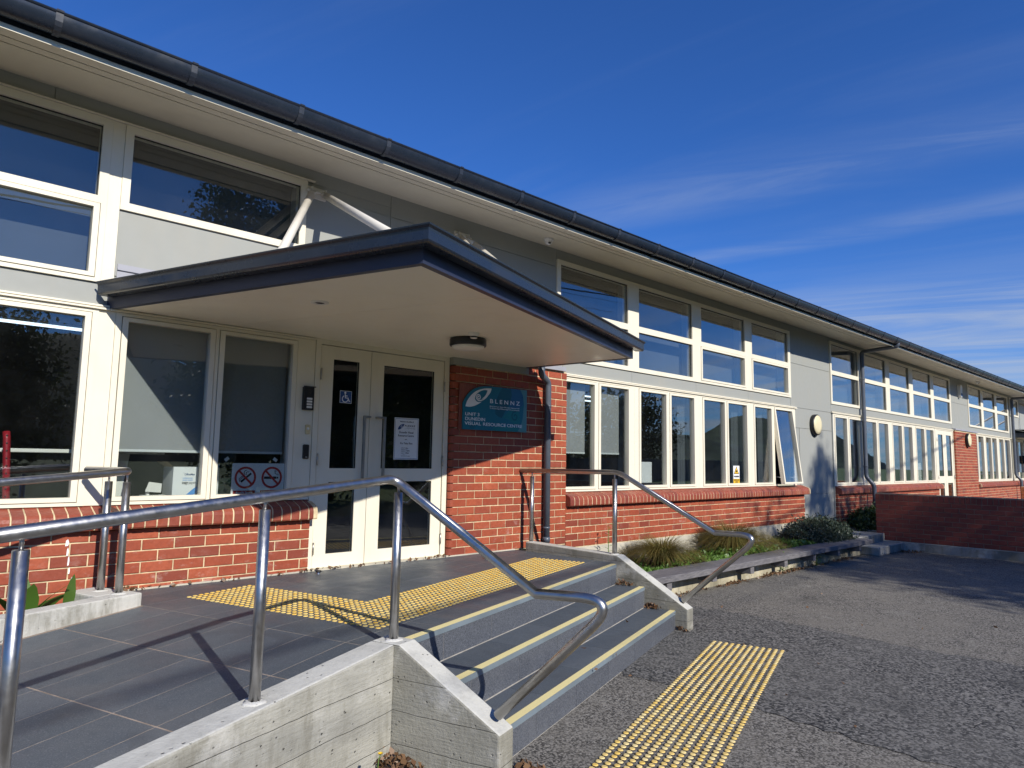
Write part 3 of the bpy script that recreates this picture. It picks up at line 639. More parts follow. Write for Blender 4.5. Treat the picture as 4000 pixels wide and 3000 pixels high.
# shallow joint strips in the cladding and raised sheets between them
def sheet(x0, x1, z0, z1): MB().box(x0, x1, -.009, .02, z0, z1, .002).build('cladding_sheet', 'grey', bld)
sheet(2.965, 3.91, 3.0, 4.118); sheet(3.916, 6.48, 3.0, 4.118)
for a, b in ((-4, .9), (.906, 3.91), (3.916, 6.48), (6.486, 9.9), (9.906, 13.3)): MB().box(a, b, -.0085, .02, 4.222 if a < 2 or a > 6.4 else 4.124, 4.40).build('cladding_sheet', 'grey', bld)
sheet(1.395, 2.962, 2.985, 3.516)
sheet(13.262, 15.18, 3.612, 4.40); sheet(13.262, 15.18, 2.33, 3.606) if False else None
sheet(13.262, 15.184, 2.735, 3.606); sheet(13.42, 15.22, 2.335, 2.729); sheet(13.62, 15.22, 1.03, 2.329); sheet(13.63, 15.22, .30, 1.024)
for a, b in ((6.63, 8.11), (8.114, 9.83), (9.834, 11.56), (11.564, 13.256)): MB().box(a, b, -.008, .02, 2.742, 2.905).build('cladding_sheet', 'grey', bld)
MB().box(-4, 1.34, -.008, .02, 2.742, 2.905).build('cladding_sheet', 'grey', bld)
sheet(24.25, 26.22, 2.80, 3.60); sheet(24.25, 26.22, 3.606, 4.42); sheet(15.19, 24.24, 2.77, 2.915)
sheet(33.75, 40, 3.2, 4.42)
MB().box(13.60, 13.625, -.03, .02, .28, 1.0).build('corner_trim', 'grey', bld); MB().box(15.20, 15.235, -.032, .02, .28, 2.70).build('corner_trim', 'grey', bld)
# head flashings over the lower windows
for a, b in ((-4, 1.375), (1.38, 3.12), (6.62, 13.46), (15.18, 24.3), (26.5, 34.2)):
    MB().box(a, b, -.052, .01, 2.702 if a < 15 else 2.722, 2.716 if a < 15 else 2.736).box(a, b, -.040, .01, 2.724 if a < 15 else 2.744, 2.738 if a < 15 else 2.758).build('head_flashing', 'cream', bld)
MB().box(2.9, 3.03, -.05, .0, 4.222, 4.232).box(-.3, 2.9, -.045, .0, 4.224, 4.234).build('head_flashing', 'cream', bld)
# cream posts and panels between window units
MB().box(1.302, 1.390, -.024, .05, 2.912, 4.22).build('window_post', 'cream', bld)
MB().box(1.310, 1.424, -.020, .05, 1.212, 2.70).build('window_post', 'cream', bld)
MB().box(2.990, 3.124, -.026, .05, 1.212, 2.70).build('door_side_panel', 'cream', bld)

def make_window(outer, glasses, idx):
    x0, x1, z0, z1 = outer; fb = MB(); op = []
    for (a, b, c, d, s) in glasses:
        e = .048 if s else 0; op.append((a-e, b+e, c-e*.8, d+e*.8))
    grid_plate(fb, x0, x1, z0, z1, op, -.030, .075); w = fb.build('window', 'cream', bld)
    for (a, b, c, d, s), o in zip(glasses, op):
        awn = s and abs(a-AWN[0]) < .01 and x0 < 14
        if s:
            MB_ = grid_plate(MB(), o[0]-.002, o[1]+.002, o[2]-.002, o[3]+.002, [(a-.03, b+.03, c-.025, d+.025)], -.006, .03); MB_.build('gasket', 'dark', w)
        g = grid_plate(MB(), o[0]+.006, o[1]-.006, o[2]+.006, o[3]-.006, [(a, b, c, d)], -.037, .035) if s else None
        p = MB().box(a-.006, b+.006, .004, .012, c-.006, d+.006)
        if awn:   # top-hung casement pushed open
            ang = R(6.8); hz_, hy = o[3], -.03
            for m_ in (g, p):
                m_.v = [(x, hy+(y-hy)*math.cos(ang)+(z-hz_)*math.sin(ang), hz_+(z-hz_)*math.cos(ang)-(y-hy)*math.sin(ang)) for x, y, z in m_.v]
            st_ = MB().tube([(b-.10, .02, c+.10), (b-.12, -.12, c+.08)], .008, 8).tube([(a+.10, .02, c+.10), (a+.12, -.12, c+.08)], .008, 8); st_.build('stay', 'white', w)
        if s: g.build('sash', 'cream', w)
        p.build('pane', 'glass', w)
        if not s:   # dark gasket line round fixed glass
            grid_plate(MB(), a-.004, b+.004, c-.004, d+.004, [(a+.005, b-.005, c+.005, d-.008)], -.004, .003).build('gasket', 'dark', w)
for i, (o_, g_) in enumerate(WIN):
    make_window(o_, g_, i)
    MB().box(o_[1]-.035, o_[1]-.012, .0765, .235, o_[2]+.02, o_[3]-.02).build('reveal', 'reveal', bld)

# doors
def make_door(frame, leaves, handles):
    x0, x1, z0, z1 = frame; op = (leaves[0][0]-.006, leaves[-1][1]+.006, z0-.5, leaves[0][3]+.006)
    grid_plate(MB(), x0, x1, z0, z1, [op], -.034, .08).build('door_frame', 'cream', bld)
    for k, (a, b, c, d, gl_) in enumerate(leaves):
        lf = grid_plate(MB(), a+.002, b-.002, c, d, gl_, -.022, .022).build('door', 'cream', bld)
        for (e, f, g, h) in gl_: MB().box(e-.006, f+.006, -.006, .002, g-.006, h+.006).build('pane', 'glass', lf); grid_plate(MB(), e-.003, f+.003, g-.003, h+.003, [(e+.005, f-.005, g+.005, h-.005)], -.012, .0).build('gasket', 'dark', lf)
        hx = a+.001 if k == 0 else b-.001
        for hz_ in (c+.18, c+1.0, d-.28): MB().tube([(hx, -.040, hz_-.055), (hx, -.040, hz_+.055)], .008, 8).tube([(hx, -.040, hz_-.02), (hx, -.040, hz_-.016)], .0095, 8).build('hinge', 'brushed', lf)
        if handles:
            # flat bar D-handle standing 6 cm off the stile
            xh, dx = handles[k]; z_a, z_b = 1.365, 2.015
            m_ = MB().box(xh-.011, xh+.011, -.098, -.076, z_a, z_b, .003)
            m_.box(min(xh, xh+dx)-.010, max(xh, xh+dx)+.010, -.096, -.078, z_b-.020, z_b-.0005).box(xh+dx-.010, xh+dx+.010, -.0775, -.022, z_b-.020, z_b-.001)
            m_.box(min(xh, xh+dx)-.010, max(xh, xh+dx)+.010, -.096, -.078, z_a+.0005, z_a+.020).box(xh+dx-.010, xh+dx+.010, -.0775, -.022, z_a+.001, z_a+.020).build('handle', 'brushed', lf)
make_door(DOOR1, [(3.187, 3.744, .58, 2.668, [(3.324, 3.609, 1.498, 2.543), (3.324, 3.608, .702, 1.368)]), (3.746, 4.670, .58, 2.668, [(3.897, 4.540, 1.498, 2.543), (3.897, 4.540, .704, 1.368)])], [(3.650, .06), (3.885, -.06)])
make_door(DOOR2, [(22.60, 23.38, .32, 2.68, [(22.76, 23.21, 1.35, 2.555), (22.76, 23.21, .50, 1.15)]), (23.384, 24.22, .32, 2.68, [(23.56, 24.06, 1.35, 2.555), (23.56, 24.06, .50, 1.15)])], None)
MB().box(3.0, 4.74, -.088, .1, .545, .574).build('door_sill', 'plaster', bld)

# ---- brickwork
BH, BL, JT = .076, .230, .010
_bm = {}
def brick_mesh(Lb, h, bull=False, mat='brick', dep=.06):
    key = (round(Lb, 3), h, bull, mat)
    if key in _bm: return _bm[key]
    c = .004; mb = MB()
    if not bull:
        mb.add([(c, 0, c), (Lb-c, 0, c), (Lb-c, 0, h-c), (c, 0, h-c), (0, c, 0), (Lb, c, 0), (Lb, c, h), (0, c, h), (0, dep, 0), (Lb, dep, 0), (Lb, dep, h), (0, dep, h)],
               [(0, 1, 2, 3), (4, 5, 1, 0), (5, 6, 2, 1), (6, 7, 3, 2), (7, 4, 0, 3), (8, 9, 5, 4), (9, 10, 6, 5), (10, 11, 7, 6), (11, 8, 4, 7)])
    else:   # rounded left arris
        r = .045; prof = [(0, dep)] + [(r-r*math.cos(q), r-r*math.sin(q)) for q in np.linspace(0, math.pi/2, 5)] + [(Lb, 0)]; n = len(prof)
        mb.add([(p[0], p[1], 0) for p in prof]+[(p[0], p[1], h) for p in prof], [(i, i+1, n+i+1, n+i) for i in range(n-1)] + [tuple(range(n-1, -1, -1)), tuple(range(n, 2*n))])
    me = mb.mesh('brick'); me.materials.append(MAT[mat]); _bm[key] = (me, mb); return _bm[key]
def courses(x0, x1, z0, z1, phase=0):
    """running bond: yields (x, z, length) of every brick"""
    k = 0; z = z0
    while z + BH <= z1+.002:
        x = x0 - (.12 if (k+phase) % 2 else 0.)
        while x < x1-.02:
            a, b = max(x, x0), min(x+BL, x1)
            if b-a > .03: yield a, z, b-a, k
            x += BL+JT
        k += 1; z += BH+JT
def brick_panel(x0, x1, z0, z1, yf, single, bullx=None, mat='brick', mortar='mortar', parent=None, phase=0):
    wall = MB().box(x0+(.05 if bullx is not None else .003), x1-.003, yf+.007, .002, z0-.012, z1+.004).build('brick_panel', mortar, parent or bld); rest = MB()
    for a, z, Lb, k in courses(x0, x1, z0, z1, phase):
        bl_ = bullx is not None and a <= bullx+.001; me, src = brick_mesh(Lb, BH, bl_, mat); dy = random.uniform(-.0025, .0015)
        if single: link('brick', me, wall, (a, yf+dy, z+random.uniform(-.001, .001)))
        else: rest.add((np.array(src.v)+np.array((a, yf+dy, z))).tolist(), src.f)
    if rest.v: o = rest.build('brick_courses', mat, wall); o['kind'] = 'stuff'
    return wall
YB = -.088
brick_panel(.40, 3.118, .350, 1.030, YB, True, phase=1)
brick_panel(-4, .398, .350, 1.030, YB, False)
brick_panel(4.742, 6.618, .575, 2.64, YB, True, bullx=4.742)
brick_panel(5.925, 6.618, 2.645, 2.735, YB+.001, False, phase=1)
brick_panel(6.622, 13.60, .522, 1.030, YB, False, phase=1)
brick_panel(15.24, 22.44, .316, 1.0, YB, False); brick_panel(24.30, 26.75, .302, 2.72, YB, False); brick_panel(26.76, 34.2, .302, 1.0, YB, False)
for k_, (x_, z_, h_, w_) in enumerate(((1.215, .93, .05, .012), (1.222, .86, .06, .007), (1.232, .79, .07, .006), (1.24, .73, .05, .006), (1.262, .66, .05, .007), (1.266, .60, .05, .005))):
    flat('paint_drip', [(x_-w_, z_), (x_+w_*.6, z_+.004), (x_+w_, z_+h_*.5), (x_+w_*.3, z_+h_), (x_-w_*.7, z_+h_*.8)], YB-.0035, 'sign_white', bld)
MB().box(6.0, 13.61, YB-.006, -.0, 0, .512).build('plinth', 'plaster', bld); MB().box(-4, 3.1, -.075, -.001, 0, .338).build('plinth', 'plaster', bld)
MB().box(15.22, 34.2, YB-.004, -.001, 0, .29).build('plinth', 'plaster', bld)
MB().box(4.742, 5.915, -.096, .0, 2.642, 2.73, .002).build('lintel', 'grey', bld); MB().box(5.93, 6.56, -.125, .0, 2.742, 2.80, .002).build('lead_cap', 'lead', bld)
MB().box(24.28, 26.9, -.11, .0, 2.74, 2.79, .003).build('lead_cap', 'lead', bld)
# sloping brick-on-edge sills with a rounded nose
SP = [(.0, 1.212), (-.115, 1.172), (-.142, 1.160), (-.160, 1.140), (-.166, 1.115), (-.166, 1.050), (-.158, 1.038), (-.07, 1.034), (.0, 1.034)]
def sill_mesh(w, endr=0):
    key = ('sill', round(w, 3), endr)
    if key in _bm: return _bm[key]
    mb = MB(); n = len(SP); c = .003
    xs_ = [(0, -.003), (c, 0), (w-c, 0), (w, -.003)]
    if endr == 1: xs_ = [(0, -.003), (c, 0), (w-.045, 0), (w-.015, -.012), (w, -.038)]
    if endr == -1: xs_ = [(0, -.038), (.015, -.012), (.045, 0), (w-c, 0), (w, -.003)]
    for x, d in xs_:
        for (y, z) in SP: mb.v.append((x, y-(d if y < -.05 else 0)*1.0, z+(d if z > 1.1 and y < -.02 else (-d*.6 if y < -.1 else 0))))
    k = len(xs_); mb.f += [(i*n+j, i*n+j+1, (i+1)*n+j+1, (i+1)*n+j) for i in range(k-1) for j in range(n-1)] + [tuple(range(n-1, -1, -1)), tuple((k-1)*n+j for j in range(n))]; mb.sm = [False]*len(mb.f)
    me = mb.mesh('sill_brick'); me.materials.append(MAT['brick_sill']); _bm[key] = (me, mb); return _bm[key]
def brick_sill(x0, x1, single, dz=0., ends=(0, 0)):
    inset = [(y+.003 if y < -.05 else y, z-.003 if z > 1.1 else z+.002) for y, z in SP]; n = len(inset)
    mb = MB(); mb.v = [(x, y, z+dz) for x in (x0+.004, x1-.004) for y, z in inset]; mb.f = [(j, j+1, n+j+1, n+j) for j in range(n-1)] + [tuple(range(n-1, -1, -1)), tuple(range(n, 2*n))]; mb.sm = [False]*len(mb.f)
    s = mb.build('brick_sill', 'mortar', bld); rest = MB(); N = max(1, round((x1-x0)/.0862)); w = (x1-x0)/N
    for i in range(N):
        me, src = sill_mesh(w-.0095, -1 if (i == 0 and ends[0]) else (1 if (i == N-1 and ends[1]) else 0)); p = (x0+i*w, random.uniform(-.0015, .0015), dz+random.uniform(-.001, .001))
        if single: link('sill_brick', me, s, p)
        else: rest.add((np.array(src.v)+np.array(p)).tolist(), src.f)
    if rest.v: o = rest.build('sill_courses', 'brick_sill', s); o['kind'] = 'stuff'
brick_sill(.35, 3.155, True, 0, (0, 1)); brick_sill(-4, .348, False); brick_sill(6.622, 13.70, True, 0, (0, 1)); brick_sill(15.25, 22.62, True, -.035, (0, 1)); brick_sill(26.76, 34.2, False, -.06, (1, 0))

# ---- eaves
for a, b in ((.002, -.496), (-.510, -.594), (-.608, -.786)):
    za, zb = 4.345-.068*(-a), 4.345-.068*(-b); mb = MB(); xs_ = np.linspace(-4, XE, 13)
    for x in xs_: mb.v += [(x, a, za+ez(x)), (x, b, zb+ez(x)), (x, b, zb+.016+ez(x)), (x, a, za+.016+ez(x))]
    for i in range(12):
        for j in range(4): mb.f.append((4*i+j, 4*i+(j+1)%4, 4*i+4+(j+1)%4, 4*i+4+j))
    mb.sm = [False]*len(mb.f); mb.build('soffit_board', 'soffit', bld)
MB().sweep_x([(0.02, 4.372), (-.80, 4.318)], -4, XE, ez, 12).build('soffit_backing', 'dark', bld)
MB().sweep_x([(-.796, 4.290), (-.796, 4.254), (-.803, 4.254), (-.803, 4.259), (-.801, 4.260), (-.801, 4.290)], -4, XE, ez, 12).build('drip_edge', 'cream', bld)
MB().sweep_x([(-.795, 4.43), (-.795, 4.285)], -4, XE, ez, 12).sweep_x([(-.800, 4.298), (-.800, 4.44), (-.795, 4.44)], -4, XE, ez, 12).build('eave_fascia', 'gutter', bld)
GP = [(-.803, 4.375), (-.806, 4.340), (-.820, 4.318), (-.845, 4.306), (-.872, 4.306), (-.900, 4.318), (-.922, 4.338), (-.938, 4.365), (-.944, 4.392), (-.946, 4.408), (-.955, 4.412), (-.958, 4.420), (-.952, 4.428), (-.940, 4.426), (-.936, 4.400), (-.915, 4.345), (-.870, 4.318), (-.83, 4.325), (-.812, 4.375)]
gut = MB().sweep_x(GP, -4, XE, ez, 24).build('gutter', 'gutter', bld); autosmooth(gut, 50)
BP = [(y-.006 if y < -.86 else y, z-.006 if z < 4.39 else z+.005) for y, z in GP[:13]]
bx_ = 1.565-.83*3
while bx_ < 34:
    MB().sweep_x(BP, bx_-.021, bx_+.021, lambda x: ez(bx_)).build('bracket', 'bracket', gut); bx_ += .836
MB().sweep_x([(-.86, 4.432), (-.83, 4.445), (6, 5.6), (6, 5.7), (-.86, 4.448)], -4, XE, ez, 6).build('roof', 'roof', bld)
# downpipes
def downpipe(pts, r, clips, rad=.07):
    o = MB().tube(smooth_path(pts, rad, 6), r, 16).build('downpipe', 'pipe', bld)
    for (x, y, z) in clips: MB().tube([(x, y, z-.012), (x, y, z+.012)], r+.004, 16).box(x-.012, x+.012, y, -.02, z-.008, z+.008).build('clip', 'pipe', o)
    x, y, z = pts[-2]; 
    for zc in (pts[-1][2]+.06,): MB().tube([(pts[-1][0], pts[-1][1], zc-.03), (pts[-1][0], pts[-1][1], zc+.03)], r+.005, 16).build('socket', 'pipe', o)
downpipe([(6.02, -.21, 2.74), (6.02, -.21, 2.64), (6.20, -.15, 2.57), (6.20, -.15, .60)], .041, [(6.20, -.15, 2.27), (6.20, -.15, .80)], .06)
downpipe([(16.84, -.872, 4.40), (16.84, -.872, 4.29), (16.84, -.10, 4.235), (16.84, -.10, 1.36), (16.88, -.25, 1.17), (16.88, -.25, .32)], .046, [(16.84, -.10, 3.6), (16.84, -.10, 2.62), (16.84, -.10, 1.6)])
downpipe([(32.2, -.872, 4.42), (32.2, -.872, 4.31), (32.2, -.10, 4.27), (32.2, -.10, 1.36), (32.24, -.25, 1.17), (32.24, -.25, .32)], .05, [(32.2, -.10, 3.6), (32.2, -.10, 2.62)])
# interior shell
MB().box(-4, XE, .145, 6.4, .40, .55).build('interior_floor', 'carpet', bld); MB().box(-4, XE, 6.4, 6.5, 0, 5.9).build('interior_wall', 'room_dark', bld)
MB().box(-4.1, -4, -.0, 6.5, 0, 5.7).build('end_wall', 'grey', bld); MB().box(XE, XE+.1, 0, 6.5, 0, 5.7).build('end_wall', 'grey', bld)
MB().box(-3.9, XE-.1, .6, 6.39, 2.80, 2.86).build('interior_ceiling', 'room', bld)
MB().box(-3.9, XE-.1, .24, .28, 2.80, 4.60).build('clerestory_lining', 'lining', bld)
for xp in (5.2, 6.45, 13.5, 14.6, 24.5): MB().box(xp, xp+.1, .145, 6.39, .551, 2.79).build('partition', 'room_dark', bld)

# ================================================================== ENTRANCE CANOPY
can = thing('entrance_canopy', 'flat entrance canopy with dark blue metal edge and cream underside, hung over the doors', 'canopy', (3.6, -1.4, 2.7))
Q = [Vector((1.362, .0, 0)), Vector((2.284, -2.853, 0)), Vector((6.057, -1.540, 0)), Vector((5.895, .0, 0))]     # outer line of the fascia
def offset_line(P, d):
    """offset an open polyline to its right-hand side (outwards here) by d with mitred corners"""
    out = []
    for i in range(len(P)):
        e1 = (P[i]-P[i-1]).normalized() if i else None; e2 = (P[i+1]-P[i]).normalized() if i < len(P)-1 else None
        n1 = Vector((e1.y, -e1.x, 0)) if e1 is not None else None; n2 = Vector((e2.y, -e2.x, 0)) if e2 is not None else None
        if n1 is None: out.append(P[i]+n2*d)
        elif n2 is None: out.append(P[i]+n1*d)
        else:
            m = (n1+n2).normalized(); out.append(P[i]+m*(d/m.dot(n1)))
    return out
def sweep_line(P, prof, closed=False):
    """sweep profile [(outward offset, z)] along plan polyline P"""
    rows = [[(q.x, q.y, z) for q in offset_line(P, -d)] for d, z in prof]; n = len(P); mb = MB(); k = len(prof)
    for r in rows: mb.v += r
    for j in range(k-1):
        for i in range(n-1): mb.f.append((j*n+i, j*n+i+1, (j+1)*n+i+1, (j+1)*n+i))
    if closed:
        for i in range(n-1): mb.f.append(((k-1)*n+i, (k-1)*n+i+1, i+1, i))
    for e in (0, n-1): mb.f.append(tuple(j*n+e for j in range(k)))
    mb.sm = [False]*len(mb.f); return mb
sgn = 1 if offset_line([Q[0], Q[1]], 1.0)[0].x > Q[0].x else -1
_ol = offset_line
if sgn > 0: pass
else:
    def offset_line(P, d, _o=_ol): return _o(P, -d)
ZC = 2.716
sweep_line(Q, [(0, ZC), (0, ZC+.098), (-.05, ZC+.098), (-.05, ZC+.012), (-.045, ZC)], True).build('fascia', 'fascia', can)
GPc = [(-.002, 2.845), (.002, 2.812), (.012, 2.803), (.088, 2.800), (.100, 2.805), (.106, 2.815), (.107, 2.866), (.110, 2.880), (.124, 2.892), (.126, 2.900), (.118, 2.904), (.112, 2.900), (.100, 2.868), (.098, 2.815), (.010, 2.812), (.006, 2.845)]
def ext(P, a, b): # stretch the ends of a polyline
    P = [p.copy() for p in P]; P[0] += (P[0]-P[1]).normalized()*a; P[-1] += (P[-1]-P[-2]).normalized()*b; return P
g_ = sweep_line(ext(Q[:3], -.045, .055), GPc, True).build('gutter', 'gutter', can)
# soffit in three sheets with fine joints
inn = [q for q in offset_line(Q, .05)]; inner = [(p.x, p.y) for p in inn]; inner[0] = (inner[0][0], -.004); inner[3] = (inner[3][0], -.004)
cuts = [2.2, 4.3]
for k in range(3):
    hf = []
    if k > 0: hf.append((-CS, -SN, -(cuts[k-1]+.0018)))
    if k < 2: hf.append((CS, SN, cuts[k]-.0018))
    p = clip(inner, hf); MB().prism(p, ZC+.006, ZC+.016).build('soffit', 'canopy_soffit', can)
mb = MB(); top = [Vector((1.40, -.02, 2.918)), Q[1]+Vector((0, 0, 2.880)), Q[2]+Vector((0, 0, 2.880)), Vector((5.88, -.02, 2.93))]
mb.add([tuple(p) for p in top]+[(p.x, p.y, p.z-.02) for p in top], [(0, 1, 2, 3), (7, 6, 5, 4), (0, 4, 5, 1), (1, 5, 6, 2), (2, 6, 7, 3), (3, 7, 4, 0)]); mb.build('roof_sheet', 'roof', can)
MB().prism([tuple(p)[:2] for p in offset_line(Q, .052)], ZC+.020, ZC+.095).build('core', 'dark', can)
# apron flashing on the wall above the canopy
MB().box(1.41, 5.9, -.018, -.010, 3.03, 3.085).box(1.41, 5.9, -.026, -.0185, 3.035, 3.050).build('flashing', 'lead', can)
MB().box(1.41, 5.9, -.016, -.010, 2.945, 3.026).build('flashing', 'lead', can)
def strut(a, b):
    a, b = Vector(a), Vector(b); d = (b-a).normalized()
    s = MB().tube([a+d*.13, b-d*.02], .034, 18).build('strut', 'strut', can)
    MB().tube([a+d*.03, a+d*.15], .026, 14).build('strut_end', 'strut', s)
    n_ = d.cross(Vector((0, 0, 1))).normalized()*.012; c = MB()
    for k in (-1, 1): c.tube([a+n_*k*1.6, a+d*.09+n_*k*1.6], .011, 8)
    c.build('clevis', 'strut', s)
def bracket(x, z):
    MB().box(x-.10, x+.10, -.028, -.0095, z-.055, z+.055, .003).box(x-.075, x-.065, -.085, -.0285, z-.035, z+.035).box(x+.065, x+.075, -.085, -.0285, z-.035, z+.035).tube([(x-.12, -.06, z), (x+.12, -.06, z)], .012, 10).build('bracket', 'strut', can)
bracket(3.055, 4.125); bracket(4.86, 4.125)
strut((3.0, -.06, 4.12), (2.09, -1.29, 2.93)); strut((3.11, -.06, 4.12), (2.46, -2.55, 2.90)); strut((4.80, -.06, 4.12), (3.85, -1.95, 2.91)); strut((4.92, -.06, 4.12), (5.35, -1.40, 2.92))

# fittings under the canopy
l = thing('ceiling_light', 'round black-rimmed lamp with white diffuser under the entrance canopy', 'lamp', (4.10, -1.10, ZC))
MB().lathe((4.10, -1.10, ZC+.006), [(.0, 0), (.165, 0), (.172, -.01), (.172, -.062), (.165, -.072), (.152, -.072), (.0, -.072)], 36).build('rim', 'black', l)
o = MB().lathe((4.10, -1.10, ZC-.066), [(.152, -.0), (.150, -.010), (.13, -.022), (.09, -.030), (.04, -.033), (.002, -.034)], 36).build('diffuser', 'opal', l)
l = thing('downlight', 'small white recessed downlight in the canopy ceiling', 'downlight', (2.391, -1.458, ZC))
MB().lathe((2.391, -1.458, ZC+.006), [(.066, 0), (.065, -.007), (.044, -.010), (.040, -.004), (.038, .004)], 28).build('rim', 'white', l); MB().lathe((2.391, -1.458, ZC+.004), [(.036, 0), (.03, -.004), (.018, -.003), (.017, .0), (.001, .0)], 20).build('lamp', 'black', l)
l = thing('smoke_detector', 'small cream round detector on the canopy ceiling beside the black lamp', 'detector', (3.886, -1.44, ZC))
MB().lathe((3.93, -1.38, ZC+.006), [(.05, 0), (.05, -.014), (.046, -.022), (.034, -.026), (.032, -.046), (.020, -.052), (.001, -.052)], 24).build('body', 'white', l); MB().lathe((3.93, -1.38, ZC-.028), [(.0345, 0), (.0345, -.012)], 24).build('vent_band', 'black', l)

# ================================================================== SIGNS AND WALL FITTINGS
sg = thing('sign_board', 'teal name board with white eye emblem on the brick wall right of the doors', 'sign', (5.35, -.1, 1.93))
wood = [(4.821, 1.931), (4.823, 2.438), (4.883, 2.441), (4.959, 2.438), (5.018, 2.428), (5.079, 2.413), (5.15, 2.39), (5.15, 1.931)]
MB().face_prism(wood, -.108, -.090).build('back_board', 'wood_panel', sg)
teal = [(4.868, 1.934), (4.867, 2.221), (4.880, 2.248), (4.897, 2.275), (4.923, 2.312), (4.953, 2.344), (4.985, 2.370), (5.02, 2.391), (5.058, 2.407), (5.096, 2.419), (5.14, 2.428), (5.183, 2.434), (5.271, 2.441), (5.860, 2.441), (5.861, 1.934)]
MB().face_prism(teal, -.122, -.1085).build('panel', 'teal', sg)
y = -.1226
def smoothp(P, n=4, closed=True):
    """Catmull-Rom through (x,z) points"""
    out = []; N = len(P)
    for i in range(N if closed else N-1):
        p0, p1, p2, p3 = [np.array(P[(i+k) % N] if closed else P[min(max(i+k, 0), N-1)]) for k in (-1, 0, 1, 2)]
        for j in range(n):
            q = j/n; out.append(tuple(.5*((2*p1)+(-p0+p2)*q+(2*p0-5*p1+4*p2-p3)*q*q+(-p0+3*p1-3*p2+p3)*q**3)))
    if not closed: out.append(tuple(P[-1]))
    return out
flat('print_shape', [(5.453, 2.4405), (5.40, 2.36), (5.345, 2.25), (5.352, 2.128), (5.40, 2.10), (5.453, 2.087), (5.515, 2.178), (5.569, 2.236), (5.608, 2.361), (5.593, 2.4405)], y, 'teal_deep', sg)
flat('print_shape', [(5.594, 2.4403), (5.609, 2.361), (5.57, 2.236), (5.60, 2.20), (5.70, 2.21), (5.80, 2.25), (5.795, 2.369), (5.745, 2.4403)], y, 'teal_blue', sg)
flat('print_shape', [(5.745, 2.4403), (5.859, 2.4403), (5.8605, 1.9345), (5.709, 1.9345), (5.765, 2.01), (5.792, 2.091), (5.812, 2.266), (5.795, 2.369)], y-.0003, 'teal_light', sg)
flat('print_shape', [(5.303, 1.9345), (5.338, 1.981), (5.52, 1.992), (5.70, 1.993), (5.735, 1.9345)], y-.0003, 'teal_green', sg)
flat('print_shape', smoothp([(5.47, 2.09), (5.53, 2.14), (5.60, 2.19), (5.67, 2.20), (5.73, 2.16), (5.755, 2.09), (5.73, 2.03), (5.68, 2.02), (5.61, 2.05), (5.55, 2.08)], 3), y-.0006, 'teal_green', sg)
th_ = np.linspace(0, 2.0*math.pi*1.35, 40); stroke('print_shape', [(5.665+.06*(1-q/10.5)*math.cos(q+1.2), 2.115+.06*(1-q/10.5)*math.sin(q+1.2)) for q in th_], .017, y-.0010, 'teal_deep', sg)
for k in range(11):
    q = math.pi*(1.05+.9*k/10); flat('print_shape', [(5.01, 1.985), (5.01+.055*math.cos(q-.07), 1.985+.045*math.sin(q-.07)), (5.01+.055*math.cos(q+.07), 1.985+.045*math.sin(q+.07))], y, 'teal_deep', sg)
eye = smoothp([(4.901, 2.188), (4.923, 2.245), (4.963, 2.299), (5.021, 2.349), (5.088, 2.384), (5.166, 2.405), (5.236, 2.415), (5.287, 2.415)], 4, False) + smoothp([(5.287, 2.414), (5.269, 2.369), (5.23, 2.326), (5.187, 2.29), (5.127, 2.246), (5.051, 2.208), (4.975, 2.187), (4.901, 2.187)], 4, False)[1:-1]
flat('emblem', eye, y-.0006, 'sign_white', sg)
hole = smoothp([(5.036, 2.285), (5.046, 2.315), (5.065, 2.338), (5.098, 2.362), (5.149, 2.384), (5.193, 2.391), (5.224, 2.388)], 3, False) + smoothp([(5.224, 2.388), (5.203, 2.344), (5.172, 2.310), (5.14, 2.287), (5.187, 2.298), (5.213, 2.314), (5.153, 2.262), (5.101, 2.247), (5.058, 2.257), (5.036, 2.285)], 3, False)[1:-1]
flat('emblem', hole, y-.0012, 'teal', sg)
th_ = np.linspace(0, 2*math.pi*1.55, 48); rad_ = np.linspace(.036, .006, 48)
spi = [(5.092+r*math.cos(-q+3.6), 2.302+r*math.sin(-q+3.6)) for q, r in zip(th_, rad_)]
stroke('emblem', smoothp([(5.235, 2.345), (5.21, 2.313), (5.17, 2.285), (5.125, 2.268), (5.09, 2.265), (5.062, 2.282)], 3, False)[:-1] + spi, .012, y-.0018, 'sign_white', sg)
text('B L E N N Z', .066, (5.262, y-.0008, 2.249), 'sign_white', sg, bold=.013, width=.475)
text('Blind and Low Vision Education Network NZ', .018, (5.262, y-.0008, 2.206), 'sign_white', sg, bold=.01, width=.473)
text('Te K\u014dtuituinga M\u0101tauranga Pura o Aotearoa', .018, (5.262, y-.0008, 2.184), 'sign_white', sg, bold=.01, width=.473)
text('UNIT 3', .050, (4.899, y-.0008, 2.089), 'sign_white', sg, bold=.013, width=.207)
text('DUNEDIN', .050, (4.899, y-.0008, 2.037), 'sign_white', sg, bold=.013, width=.292)
text('VISUAL', .050, (4.897, y-.0008, 1.986), 'sign_white', sg, bold=.013, width=.242)
text('RESOURCE', .050, (5.163, y-.0008, 1.986), 'sign_white', sg, bold=.013, width=.352)
text('CENTRE', .050, (5.538, y-.0008, 1.986), 'sign_white', sg, bold=.013, width=.244)

